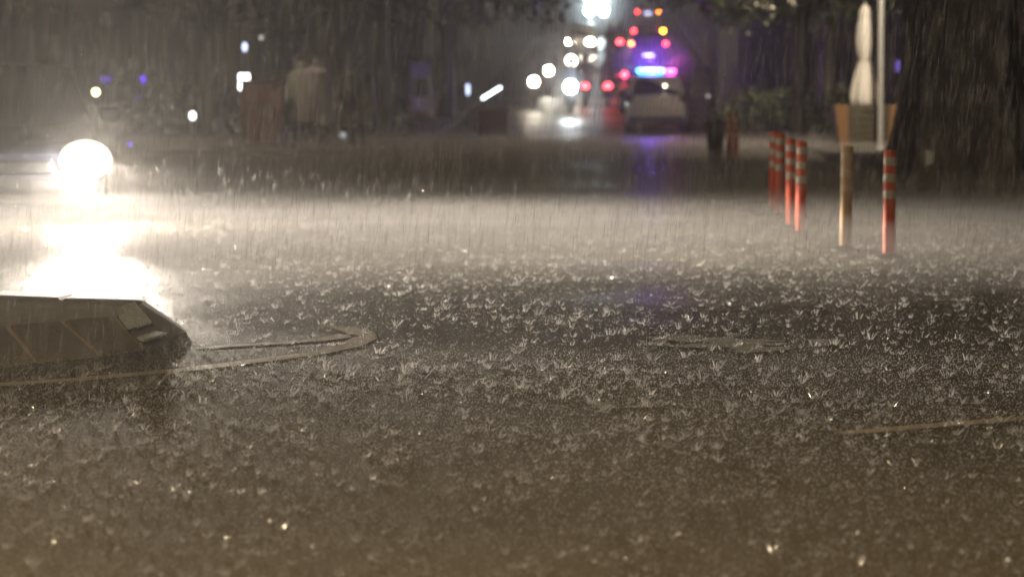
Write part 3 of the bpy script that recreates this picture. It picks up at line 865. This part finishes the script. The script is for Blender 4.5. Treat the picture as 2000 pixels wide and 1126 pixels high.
scooter(1073, 137, False, G_HT, .11, 'oncoming scooter with a smaller greenish headlight', 'rider behind the greenish oncoming headlight', light=40, lcol=(.7, 1, .95))
scooter(1116, 168, False, G_HC, .20, 'oncoming scooter with the largest blue white headlight', 'rider behind the largest blue white headlight', light=80, lcol=(.86, .95, 1))
scooter(1117, 118, False, G_HW, .19, 'oncoming scooter with a warm headlight above the blue white one', 'rider behind the warm headlight above the blue white one', light=45, lcol=(1, .9, .75))
scooter(1143, 165, True, G_TAIL, .085, 'scooter with a red tail lamp right beside the oncoming headlights', 'caped rider leftmost of those riding away')
scooter(1187, 165, True, G_TAIL, .10, 'scooter with a wide red tail lamp, lowest left of the police car', 'caped rider lowest left of the police car')
scooter(1198, 146, True, G_TAIL, .095, 'scooter with a red tail lamp just above the lowest one', 'caped rider just above the lowest tail lamp')
scooter(1194, 120, True, glow('dim_tail_lens', (1, .04, .05), 8), .08, 'scooter with a dim red tail lamp in the middle of the queue', 'caped rider with the dim tail lamp')
scooter(1193, 90, True, G_TAILO, .11, 'scooter with an orange red tail lamp, upper left of the queue', 'caped rider with the orange red tail lamp')
scooter(1211, 80, True, G_TAIL, .11, 'scooter with a red tail lamp between the orange lamp and car', 'caped rider highest of those riding away')

# oncoming car higher up the slope
d = 126.0; p = at(1133, 77, d)
oc = car('car', Vector((p.x + .046 * 2.1, d + 2.1, p.z - .70)), UPHILL + math.pi, M_WHITECAR, 4.1, 1.66, 1.5, 'hatch', head=glow('warm_car_headlight', (1.0, .90, .68), 150), head_sep=.98, head_z=.70, lamp_r=.17)
oc.rotation_euler = (0, math.atan(SLOPE), UPHILL + math.pi)
tag(oc, 'oncoming white car with a pair of warm headlights up the slope', 'car')
point('headlight_beam', (2.25, 0, .72), 120, (1, .9, .72), oc, .2, 'SPOT', R(110), (1, 0, -.03), 1.0)

# floodlight mast with four lamps, top of the picture
d = 150.0; p = at(1165, 7, d); g0 = zr(d)
r = empty('floodlight_mast', (p.x, d, g0)); tag(r, 'mast with a square of four dazzling blue white floodlights', 'floodlight')
hz = p.z - g0
MB().tube([(0, .2, 0), (0, .2, hz + .6)], [.09, .06], 10).build('mast', M_DARKMETAL, r)
for dx in (-.41, .41):
    MB().tube([(dx, .15, hz - .6), (dx, .15, hz + .6)], .03, 6).build('bracket', M_DARKMETAL, r)
    for dz in (-.40, .40):
        h_ = MB().lathe([(.24, .0), (.30, -.10), (.28, -.11)], 18, (dx, .05, hz + dz), ax='y').build('lamp_housing', M_DARKMETAL, r)
        MB().sphere((dx, -.07, hz + dz), .27, 16, 10, (1, .25, 1.1)).build('lens', glow('flood_lens', (.70, .92, 1.0), 60), h_)
point('flood_beam', (0, -.4, hz), 900, (.75, .93, 1.0), r, .4, 'SPOT', R(120), (0, -1, -.10), 1.0)

# ------------------------------------------------------------------ dark car at the left with one blazing headlight in view
HL = at(165, 312, 22.0)
lead = car('car', (0, 0, 0), 0, M_NAVY, 4.4, 1.80, 1.46, 'sedan', head=glow('lit_reflector_bowl', (1.0, .90, .76), 1.8), head_sep=1.34, head_z=.62, lamp_r=.20)
ang = R(-90 + 14)
rot = Matrix.Rotation(ang, 3, 'Z')
lo_ = rot @ Vector((2.10, .67, HL.z))
lead.location = (HL.x - lo_.x, HL.y - lo_.y, HL.z - .62); lead.rotation_euler = (0, 0, ang)
tag(lead, 'dark car facing us at the left with one blazing headlight', 'car')

for h_ in [c for c in lead.children if c.name.startswith('headlight')]:
    yc = float(np.mean([v.co.y for v in h_.data.vertices]))
    MB().sphere((2.31, yc, .62), .12, 14, 10, (.5, 1.05, 1)).build('bulb', glow('blazing_bulb', (1.0, .95, .86), 120), h_)

[c for c in lead.children if c.name.startswith('number_plate')][1].data.materials[0] = M_TRIM
point('headlight_stray_light', (2.46, .67, .62), 230, (1.0, .90, .78), lead, .10)

def beam(name, parent, loc, power, col, yaw=0.0):
    # low beam: wide to the sides, cut off just above the lamp's own height
    ld = bpy.data.lights.new(name, 'SPOT'); ld.energy = power; ld.color = col; ld.shadow_soft_size = .06
    ld.spot_size = R(150); ld.spot_blend = 1.0
    ld.use_nodes = True; nt = ld.node_tree
    em = nt.nodes['Emission']
    tc = nt.nodes.new('ShaderNodeTexCoord'); sx = nt.nodes.new('ShaderNodeSeparateXYZ')
    nt.links.new(tc.outputs['Normal'], sx.inputs[0])
    mr = nt.nodes.new('ShaderNodeMapRange'); mr.interpolation_type = 'SMOOTHSTEP'
    mr.inputs[1].default_value = -.050; mr.inputs[2].default_value = -.020; mr.inputs[3].default_value = 1.0; mr.inputs[4].default_value = .09
    nt.links.new(sx.outputs['Y'], mr.inputs[0])
    lo2 = nt.nodes.new('ShaderNodeMapRange'); lo2.interpolation_type = 'SMOOTHSTEP'
    lo2.inputs[1].default_value = -.135; lo2.inputs[2].default_value = -.06; lo2.inputs[3].default_value = .02; lo2.inputs[4].default_value = 1.0
    nt.links.new(sx.outputs['Y'], lo2.inputs[0])
    mu = nt.nodes.new('ShaderNodeMath'); mu.operation = 'MULTIPLY'
    nt.links.new(mr.outputs[0], mu.inputs[0]); nt.links.new(lo2.outputs[0], mu.inputs[1])
    nt.links.new(mu.outputs[0], em.inputs['Strength'])
    o = bpy.data.objects.new(name, ld); COL.objects.link(o); o.parent = parent; o.location = loc
    f = Vector((math.cos(yaw), math.sin(yaw), 0))
    z = -f; y = Vector((0, 0, 1)); x = y.cross(z)
    o.rotation_euler = Matrix((x, y, z)).transposed().to_euler()
    return o
beam('headlight_beam', lead, (2.40, .67, .62), 8800, (1.0, .88, .74), .27)
beam('headlight_beam', lead, (2.40, -.67, .62), 300, (1.0, .93, .83), .35)

# assumed street lamp beside the crossing, its post just outside the view: the warm pool on the road under it
def added_street_lamp(x, y, arm, h, power, cone):
    r = empty('added_street_lamp', (x, y, 0)); tag(r, {18.2: 'assumed tall street lamp lighting the warm pool, at the right edge of the crossing', 60.5: 'added street lamp lighting the police car, behind the huge dark trunk', 46.0: 'added street lamp lighting the people, on the left pavement', 2.5: 'added street lamp lighting the foreground, at the near left of the crossing'}[y], 'street lamp')
    MB().tube([(0, 0, 0), (0, 0, h)], [.09, .05], 10).build('post', M_STEEL, r)
    MB().tube([(0, 0, h), (arm * .5, 0, h + .25), (arm, 0, h + .2)], .035, 8).build('arm', M_STEEL, r)
    hd = MB().box((arm, 0, h + .14), (.6, .26, .12), 0, .8, .03).build('lamp_head', M_DARKMETAL, r)
    MB().box((arm, 0, h + .07), (.42, .2, .02)).build('lens', glow('added_street_lamp_lens', (1, .78, .48), 8, False), hd)
    point('added_street_light', (arm, 0, h), power, (1.0, .78, .50), r, .15, 'SPOT', R(cone), (0, 0, -1), 1.0)
added_street_lamp(5.6, 18.2, -4.8, 6.5, 220, 64)  # lamp assumed from the warm band on the road
added_street_lamp(10.2, 60.5, -3.6, 6.0, 3600, 150)  # lamp added to brighten the police car and the road there
added_street_lamp(-9.4, 46.0, 4.0, 5.6, 260, 150)  # lamp added above the view to light the people by the cabinet
added_street_lamp(-5.4, 2.5, 3.0, 6.0, 2700, 165)  # lamp added out of view to light the foreground and the bollards
point('added_street_light', (-.1, -3.6, 5.1), 2700, (1.0, .84, .64), lamp_pole, .15, 'SPOT', R(100), (-.02, .75, -.65), 1.0)  # light added on the pole to brighten the umbrella

# ------------------------------------------------------------------ left background: cabinet, stall, lamps, building
def post_lamp(name, px, py, d, shape, size, lens, label, group=None, cat='lamp'):
    p = at(px, py, d); g = zr(d) + .12
    r = empty(name, (p.x, d, g)); h = p.z - g
    tag(r, label, cat, group)
    MB().tube([(0, .05, 0), (0, .05, h - size[1] * .5)], [.035, .025], 8).build('post', M_DARKMETAL, r)
    if shape == 'globe':
        MB().sphere((0, 0, h), size[0] / 2, 14, 10, (1, 1, size[1] / size[0])).build('globe', lens, r)
        MB().lathe([(size[0] * .3, h + size[1] * .45), (size[0] * .22, h + size[1] * .6), (.01, h + size[1] * .7)], 10).build('cap', M_DARKMETAL, r)
    else:
        b = MB().box((0, .03, h), (size[0] + .05, .10, size[1] + .05), 0, 1, .01).build('case', M_DARKMETAL, r)
        MB().box((0, -.025, h), (size[0], .03, size[1]), 0, 1, .01).build('lit_face', lens, b)
    return r
V1 = glow('violet_lens', (.14, .03, 1.0), 3.0, False)
V2 = glow('dim_violet_lens', (.14, .05, 1.0), .45, False)
W1 = glow('white_sign_face', (.92, .93, 1.0), 6.0, False)
W2 = glow('small_white_lens', (.9, .93, 1.0), 5.0, False)
Y1 = glow('yellow_white_lens', (1.0, .86, .45), 9.0, False)
Y2 = glow('soft_yellow_lens', (1.0, .82, .42), 3.2, False)
B1 = glow('blue_white_lens', (.62, .70, 1.0), 2.5, False)
lamps = [
 ('sign_lamp', 278, 159, 66, 'box', (.15, .24), V1, 'bright violet lamp between two dim violet ones'),
 ('sign_lamp', 275, 189, 67, 'box', (.18, .16), V2, 'dim violet lamp just below the bright violet one'),
 ('sign_lamp', 321, 161, 66, 'box', (.12, .24), V2, 'dim violet lamp right of the bright violet one'),
 ('sign_lamp', 207, 155, 68, 'box', (.28, .14), V2, 'wide dim violet lamp left of the bright violet one'),
 ('sign_lamp', 254, 283, 50, 'globe', (.09, .09), V1, 'tiny violet lamp low beside the blazing headlight'),
 ('garden_lamp', 187, 180, 50, 'globe', (.13, .14), Y1, 'small yellow white lamp above the blazing headlight'),
 ('garden_lamp', 376, 226, 50, 'globe', (.12, .17), W2, 'small white lamp left of the red brown cabinet'),
 ('garden_lamp', 653, 95, 60, 'globe', (.13, .13), Y2, 'round soft yellow lamp above the pale people'),
 ('garden_lamp', 478, 92, 60, 'globe', (.12, .22), B1, 'faint blue white lamp high above the white sign'),
 ('garden_lamp', 510, 74, 62, 'globe', (.10, .10), glow('faint_lens', (.8, .8, .75), 1.0, False), 'faint pale lamp highest above the cabinet'),
 ('sign_lamp', 515, 172, 54, 'globe', (.12, .08), W2, 'small white lamp at the top right of the cabinet'),
 ('garden_lamp', 670, 264, 50, 'globe', (.13, .12), glow('faint_cool_lens', (.7, .8, .85), .45, False), 'faint grey lamp low beside the dark figure'),
 ('sign_lamp', 914, 175, 74, 'box', (.10, .30), B1, 'narrow blue white lamp left of the slanting tube'),
 ('sign_lamp', 548, 228, 50, 'globe', (.07, .09), glow('red_orange_lens', (1, .12, .05), 1.6, False), 'small red lamp right of the cabinet'),
 ('sign_lamp', 1756, 130, 58, 'box', (.14, .24), V2, 'dim violet lamp between the pole and huge trunk'),
 ('garden_lamp', 1383, 188, 66, 'globe', (.10, .10), glow('faint_cool_lens', (.7, .8, .85), .45, False), 'faint grey lamp right of the police car'),
]
for l in lamps:
    post_lamp(*l)

# lit white sign box
p = at(475, 158, 53); g = .12
r = empty('lit_sign', (p.x, 53, g)); tag(r, 'glowing white sign box on a post left of the cabinet', 'sign')
h = p.z - g
MB().tube([(0, .08, 0), (0, .08, h)], .03, 8).build('post', M_DARKMETAL, r)
k = MB().box((0, .04, h), (.27, .12, .40), 0, 1, .015).build('case', M_DARKMETAL, r); MB().box((.02, -.03, h - .02), (.22, .02, .33), 0, 1, .008).build('lit_face', W1, k)

# red-brown cabinet
p = gp(513, 290, .12)
r = empty('utility_cabinet', p); tag(r, 'red brown utility cabinet with double doors left of the people', 'cabinet')
M_RB = mat('red_brown_paint', (.15, .05, .02), .45, var=.3, scale=6)
MB().box((0, .25, .62), (.78, .5, 1.16), 0, 1, .015).build('cabinet_body', M_RB, r)
MB().box((0, .25, .03), (.70, .44, .06)).build('plinth', M_DARKMETAL, r)
MB().box((0, .24, 1.23), (.86, .58, .06), 0, .95, .01).build('roof', M_RB, r)
for sx in (-1, 1):
    dr = MB().box((sx * .19, -.012, .63), (.36, .02, 1.06), 0, 1, .006).build('door', M_RB, r)
    MB().box((sx * .05, -.035, .66), (.02, .03, .16), 0, 1, .006).build('handle', M_STEEL, dr)

# roadside stall with pale panels
p = gp(822, 246, .12); dd = 78.0
p = at(822, 240, dd); p.z = zr(dd) + .12
r = empty('stall', p); tag(r, 'small roadside stall with white counter and pale blue panel above', 'stall')
M_WP = mat('white_panel', (.62, .58, .50), .5, var=.1, scale=6)
MB().box((-.06, 0, .42), (.46, .4, .44), 0, 1, .01).build('counter', M_WP, r)
MB().box((-.06, 0, .10), (.46, .4, .19), 0, 1, .01).build('counter_base', mat('orange_panel', (.42, .16, .05), .5), r)
for sx in (-.30, .34): MB().tube([(sx, .1, 0), (sx, .1, 1.7)], .022, 6).build('post', M_STEEL, r)
MB().box((-.02, .1, 1.42), (.58, .04, .46), 0, 1, .01).build('sign_panel', mat('pale_blue_panel', (.32, .36, .50), .5), r)
MB().box((0, .0, 1.73), (.9, .8, .05), 0, 1, .01).build('awning', M_DARKMETAL, r)
MB().box((.36, -.02, .45), (.09, .3, .8), .0, 1, .01).build('side_panel', M_WP, r)

# slanting light tube on two posts
a = at(943, 192, 69.0); b = at(977, 171, 75.0)
r = empty('tube_light', (a.x, a.y, zr(69) + .12)); tag(r, 'slanting white light tube on two short posts by the kerb', 'light tube')
o_ = r.location
MB().tube([a - o_, b - o_], .036, 10).build('tube', glow('tube_lens', (.84, .95, 1.0), 7), r)
for q in (a, b): MB().tube([Vector((q.x, q.y + .06, zr(q.y) + .1)) - o_, q + Vector((0, .06, -.02)) - o_], .03, 6).build('post', M_DARKMETAL, r)
# red plastic road barrier
p = at(962, 226, 69.5); p.z = zr(69.5)
r = empty('road_barrier', p); tag(r, 'dull red plastic road barrier under the slanting light tube', 'barrier')
MB().loft([[(x, -.22, 0), (x, .22, 0), (x, .22, .14), (x, .10, .34), (x, .08, .72), (x, -.08, .72), (x, -.10, .34), (x, -.22, .14)] for x in (-.42, .42)]).build('barrier_body', mat('dull_red_plastic', (.08, .025, .022), .45, var=.2), r)

def building(name, x0, x1, d, hgt, label, wall_m, nwin, lit=()):
    g = zr(d)
    r = empty(name, ((x0 + x1) / 2, d, g)); tag(r, label, 'building'); w = x1 - x0
    MB().box((0, 4, hgt / 2), (w, 8, hgt)).build('wall', wall_m, r, False)
    MB().box((0, -.35, 3.3), (w, .7, .18), 0, 1, .02).build('canopy', M_DARKMETAL, r)
    st = w / nwin
    for i in range(nwin):
        x = -w / 2 + st * (i + .5)
        fr = MB()
        for (cx, cz, sx, sz) in ((x - st * .34, 1.55, .1, 2.5), (x + st * .34, 1.55, .1, 2.5), (x, 2.8, st * .68 + .1, .1), (x, .32, st * .68 + .1, .1), (x, 1.55, .06, 2.4)):
            fr.box((cx, -.05, cz), (sx, .12, sz))
        f_ = fr.build('window', M_DARKMETAL, r, False)
        MB().box((x, -.02, 1.55), (st * .66, .03, 2.4)).build('pane', M_SHOPGLASS, f_, False)
        if i < nwin - 1 or True:
            MB().box((x + st / 2, -.16, 1.6), (.34, .30, 3.2), 0, 1, .02).build('pillar', wall_m, r, False)
    return r
M_WALL = mat('damp_grey_render', (.05, .048, .045), .7, var=.3, scale=2)
M_SHOPGLASS = mat('dim_shop_glass', (.012, .012, .014), .4)
M_WALL2 = mat('damp_brown_brick', (.07, .05, .038), .7, var=.35, scale=3)
building('shop_building', X(-260, 84), X(830, 84), 84, 9, 'dark shop building with pillars behind the trees at the left', M_WALL2, 6)
building('shop_building', X(1440, 80), X(2060, 80), 80, 9, 'dim grey building with pillars behind the closed umbrella', M_WALL, 4)

# hedge shrubs in front of the left building
def shrub(px, d, w, h, label):
    c = [((random.uniform(-w, w) * .6, random.uniform(-.3, .3), random.uniform(.2, h)), (w * .4, .4, h * .35)) for _ in range(10)]
    o = bpy.data.objects.new('shrub', quads_mesh('foliage', leaf_cloud(1800, c, .07), M_LEAFD)); COL.objects.link(o)
    o.location = (X(px, d), d, zr(d) + .12); tag(o, label, 'shrub', 'shrubs on the pavements')
for a_ in ((60, 58, 1.4, 1.1, 'dark shrub left of the blazing headlight'), (300, 60, 1.3, 1.2, 'dark shrub under the violet lamps'), (430, 62, 1.1, 1.2, 'dark shrub behind the small white lamp'),
           (760, 66, 1.0, 1.0, 'dark shrub left of the stall'), (1480, 62, 1.4, .9, 'dim shrub right of the farthest bollard'), (1600, 60, 1.2, 1.0, 'dim shrub left of the planter'), (1960, 36, 1.2, .8, 'dark shrub at the right edge')):
    shrub(*a_)

# far wooded hillside closing the street
hillm = MB()
n = 60; vs = []; fs = []
for i in range(n + 1):
    x = -150 + 300 * i / n
    for j, (yy, zz) in enumerate(((300, 0), (306, 16), (330, 26))):
        vs.append((x, yy + 4 * math.sin(i * .9 + j), zr(yy) + zz * (1 + .12 * math.sin(i * 1.7 + j) + .1 * random.uniform(-1, 1)) - 1))
for i in range(n):
    for j in range(2): fs.append((i * 3 + j, (i + 1) * 3 + j, (i + 1) * 3 + j + 1, i * 3 + j + 1))
hillm.add(vs, fs)
struct(hillm.build('hill', M_LEAFD), label='dark wooded hill closing the street')

# ------------------------------------------------------------------ water in the air: splashes, rain, haze
def water_mat(name, a=.75, rough=.25):
    m = bpy.data.materials.new(name); m.use_nodes = True; nt = m.node_tree; nt.nodes.clear()
    o = nt.nodes.new('ShaderNodeOutputMaterial'); tr = nt.nodes.new('ShaderNodeBsdfTranslucent'); gl = nt.nodes.new('ShaderNodeBsdfGlossy'); tp = nt.nodes.new('ShaderNodeBsdfTransparent'); df = nt.nodes.new('ShaderNodeBsdfDiffuse')
    tr.inputs[0].default_value = (.95, .93, .9, 1); df.inputs[0].default_value = (.9, .88, .85, 1); gl.inputs['Roughness'].default_value = rough; gl.inputs[0].default_value = (1, 1, 1, 1)
    m1 = nt.nodes.new('ShaderNodeMixShader'); m1.inputs[0].default_value = .30; nt.links.new(tr.outputs[0], m1.inputs[1]); nt.links.new(df.outputs[0], m1.inputs[2])
    m2 = nt.nodes.new('ShaderNodeMixShader'); m2.inputs[0].default_value = .28; nt.links.new(m1.outputs[0], m2.inputs[1]); nt.links.new(gl.outputs[0], m2.inputs[2])
    m3 = nt.nodes.new('ShaderNodeMixShader'); m3.inputs[0].default_value = a; nt.links.new(tp.outputs[0], m3.inputs[1]); nt.links.new(m2.outputs[0], m3.inputs[2])
    nt.links.new(m3.outputs[0], o.inputs[0])
    return m

def splash_template(seed):
    # one raindrop's splash: a tuft of fine jets thrown up in a crown, with beads of water round it
    g = np.random.default_rng(seed)
    V, F = [], []
    kind = g.random()
    nj = int(g.integers(12, 20)) if kind < .6 else int(g.integers(6, 11))
    lean = np.array([.30, .06]); R0 = .004 + .007 * g.random(); spread = .35 + .9 * g.random(); H = .010 + .026 * g.random() ** 1.5
    for k in range(nj):
        a = g.random() * 6.283; d2 = np.array([math.cos(a), math.sin(a)]); h = H * (.35 + .75 * g.random())
        P = []
        for t in (0, .55, 1.0):
            xy = d2 * (R0 + h * spread * t) + lean * h * t
            P.append(np.array([xy[0], xy[1], h * (1.75 * t - .85 * t * t)]))
        w = .0005 + .0008 * g.random(); b = g.random() * 3.14; o = len(V)
        off = np.array([math.cos(b), math.sin(b), 0])
        for p, q in zip(P, (1.3, 1.0, .35)): V.append(tuple(p - off * w * q)); V.append(tuple(p + off * w * q))
        for i in (0, 2): F.append((o + i, o + i + 1, o + i + 3, o + i + 2))
    for k in range(int(g.integers(5, 11))):      # beads
        a = g.random() * 6.283; q = .004 + .034 * g.random(); z = .003 + .046 * g.random() ** 1.4; s = .0007 + .0012 * g.random() ** 2
        c = np.array([q * math.cos(a) + .3 * z, q * math.sin(a), z]); o = len(V)
        for e in ((s, s, s), (-s, -s, s), (-s, s, -s), (s, -s, -s)): V.append(tuple(c + np.array(e)))
        for f in ((0, 1, 2), (0, 3, 1), (0, 2, 3), (1, 3, 2)): F.append(tuple(o + i for i in f) + (o + f[2],))
    return np.array(V), np.array(F)

def scatter(name, templates, pos, scale, rot, m, label):
    Vs, Fs, off = [], [], 0
    pick = rng.integers(0, len(templates), len(pos))
    for i in range(len(pos)):
        V, F = templates[pick[i]]
        c, s = math.cos(rot[i]), math.sin(rot[i])
        W_ = V * scale[i]
        Vs.append(np.stack([W_[:, 0] * c - W_[:, 1] * s + pos[i, 0], W_[:, 0] * s + W_[:, 1] * c + pos[i, 1], W_[:, 2] + pos[i, 2]], 1))
        Fs.append(F + off); off += len(V)
    V = np.concatenate(Vs); F = np.concatenate(Fs)
    me = bpy.data.meshes.new(name)
    me.vertices.add(len(V)); me.vertices.foreach_set('co', V.astype(np.float32).ravel())
    # droplet faces repeat a corner: drop it
    tri = F[:, 2] == F[:, 3]
    tot = np.where(tri, 3, 4); start = np.concatenate([[0], np.cumsum(tot)[:-1]])
    idx = np.concatenate([f[:3] if t else f for f, t in zip(F, tri)]) if len(F) < 20000 else F.ravel()[~((np.arange(F.size) % 4 == 3) & np.repeat(tri, 4))]
    me.loops.add(len(idx)); me.loops.foreach_set('vertex_index', idx.astype(np.int32))
    me.polygons.add(len(F)); me.polygons.foreach_set('loop_start', start.astype(np.int32))
    try: me.polygons.foreach_set('loop_total', tot.astype(np.int32))
    except Exception: pass
    me.update(calc_edges=True); me.validate(); me.materials.append(m)
    o = bpy.data.objects.new(name, me); COL.objects.link(o)
    o['kind'] = 'stuff'; o['label'] = label
    return o

TEMPL = [splash_template(100 + i) for i in range(40)]
def ground_points(n, d0, d1, spread=.215):
    d = np.sqrt(rng.random(n) * (d1 * d1 - d0 * d0) + d0 * d0)
    x = (rng.random(n) * 2 - 1) * (d * spread + .3)
    return np.stack([x, d, np.full(n, .002)], 1)
P = np.concatenate([ground_points(33000, 5.4, 28.0), ground_points(9000, 5.2, 10.5)])
sc_ = .22 + 1.15 * rng.random(len(P)) ** 3.0
dens_ = np.array([0.5 + .5 * math.sin(p[0] * 2.1 + 1.3 * math.sin(p[1] * 1.1)) * math.sin(p[1] * 1.6 + p[0]) for p in P])
keep_ = rng.random(len(P)) < .40 + .60 * dens_ ** 1.5
P = P[keep_]; sc_ = sc_[keep_] * np.clip((P[:, 1] - 2.5) / 8.0, .55, 1.0) * (1 + .08 * np.exp(-((P[:, 1] - 12.5) / 3.0) ** 2))
scatter('rain_splash', TEMPL, P, sc_, rng.normal(0, .5, len(P)), water_mat('splash_water', .85, .2), 'crown splashes thrown up by raindrops hitting the flooded road')

def bead_template(seed):
    g = np.random.default_rng(seed); V, F = [], []
    for k in range(6):
        c = np.array([g.normal(0, .05), g.normal(0, .05), .001 + .04 * g.random() ** 2]); s = .0006 + .0009 * g.random() ** 2; o = len(V)
        for e in ((s, s, 1.5 * s), (-s, -s, 1.5 * s), (-s, s, -s), (s, -s, -s)): V.append(tuple(c + np.array(e)))
        for f in ((0, 1, 2), (0, 3, 1), (0, 2, 3), (1, 3, 2)): F.append(tuple(o + i for i in f) + (o + f[2],))
    return np.array(V), np.array(F)
P2 = np.concatenate([ground_points(12000, 5.0, 20.0), ground_points(9000, 5.0, 11.0)])
scatter('water_beads', [bead_template(900 + i) for i in range(12)], P2, np.ones(len(P2)), rng.random(len(P2)) * 6.28, bpy.data.materials['splash_water'], 'fine beads of water bouncing off the flooded road')

# falling rain: slender drops, slightly wind-blown
def rain(n):
    d = 4.6 + 60 * rng.random(n) ** 1.2
    x = (rng.random(n) * 2 - 1) * (d * .22 + .4)
    ztop = HCAM + d * .045 + .3
    z = rng.random(n) * ztop
    ln = .05 + .07 * rng.random(n); w = .0006 + .0005 * rng.random(n)
    lean = .10 + .05 * rng.normal(size=n)
    A = np.stack([x, d, z], 1); B = A + np.stack([ln * lean, ln * .04 * rng.normal(size=n), ln], 1)
    V = []
    M_ = (A + B) / 2
    k = np.array([[1, 0], [-.5, .87], [-.5, -.87]])
    ring = [M_ + np.stack([w * k[i, 0], w * k[i, 1], 0 * w], 1) for i in range(3)]
    V = np.stack([A, ring[0], ring[1], ring[2], B], 1).reshape(-1, 3)
    o = np.arange(n)[:, None] * 5
    T_ = np.array([[0, 2, 1], [0, 3, 2], [0, 1, 3], [4, 1, 2], [4, 2, 3], [4, 3, 1]])
    F = (o[:, :, None] + T_[None]).reshape(-1, 3)
    me = bpy.data.meshes.new('falling_rain')
    me.vertices.add(len(V)); me.vertices.foreach_set('co', V.astype(np.float32).ravel())
    me.loops.add(F.size); me.loops.foreach_set('vertex_index', F.ravel().astype(np.int32))
    me.polygons.add(len(F)); me.polygons.foreach_set('loop_start', np.arange(0, F.size, 3, dtype=np.int32))
    try: me.polygons.foreach_set('loop_total', np.full(len(F), 3, dtype=np.int32))
    except Exception: pass
    me.update(calc_edges=True); me.validate(); me.materials.append(water_mat('rain_water', .20, .15))
    ob = bpy.data.objects.new('falling_rain', me); COL.objects.link(ob); ob['kind'] = 'stuff'; ob['label'] = 'falling rain, slender slanting drops'
rain(80000)

VS = 'EQUIANGULAR'
def volume_box(name, x0, x1, y0, y1, z0, z1, dens, g, label, col=(1, 1, 1)):
    m = bpy.data.materials.new(name + '_air'); m.use_nodes = True; nt = m.node_tree; nt.nodes.clear()
    o = nt.nodes.new('ShaderNodeOutputMaterial'); v = nt.nodes.new('ShaderNodeVolumePrincipled')
    v.inputs['Color'].default_value = (*col, 1); v.inputs['Density'].default_value = dens; v.inputs['Anisotropy'].default_value = g
    nt.links.new(v.outputs[0], o.inputs['Volume']); m.cycles.volume_sampling = VS
    ob = MB().box(((x0 + x1) / 2, (y0 + y1) / 2, (z0 + z1) / 2), (x1 - x0, y1 - y0, z1 - z0)).build(name, m, None, False)
    ob['kind'] = 'stuff'; ob['label'] = label
    return ob
volume_box('haze', -170, 170, -35, 425, -1.0, 48, .0019, .76, 'rain-thick air over the whole street', (1, .98, .95))
volume_box('ground_spray', -60, 60, 14.3, 58, -.5, .28, .085, .0, 'mist of spray hanging low over the flooded road', (1, .97, .93))
# balls of denser air added to give the brightest lamps their halos
def halo_knot(c, r, dens, label, sc=(1, 1, 1), g=.6):
    m = bpy.data.materials.new('halo_air'); m.use_nodes = True; nt = m.node_tree; nt.nodes.clear()
    o = nt.nodes.new('ShaderNodeOutputMaterial'); v = nt.nodes.new('ShaderNodeVolumePrincipled')
    v.inputs['Color'].default_value = (1, .98, .95, 1); v.inputs['Density'].default_value = dens; v.inputs['Anisotropy'].default_value = g
    nt.links.new(v.outputs[0], o.inputs['Volume']); m.cycles.volume_sampling = VS
    ob = MB().sphere((0, 0, 0), r, 28, 18, sc).build('halo_mist', m); ob.location = c
    ob['kind'] = 'stuff'; ob['label'] = label
halo_knot(police.matrix_basis @ Vector((-.6, .1, 1.95)), 1.0, .05, 'added ball of mist for the violet halo over the police car roof', (1.2, .8, .8), .2)
halo_knot(at(1115, 150, 80), 1.5, .028, 'added ball of mist for the halo round the oncoming headlights', (1.2, 1.2, 1))
halo_knot(at(1165, 8, 149), 2.3, .05, 'added ball of mist for the halo round the floodlights on the mast')
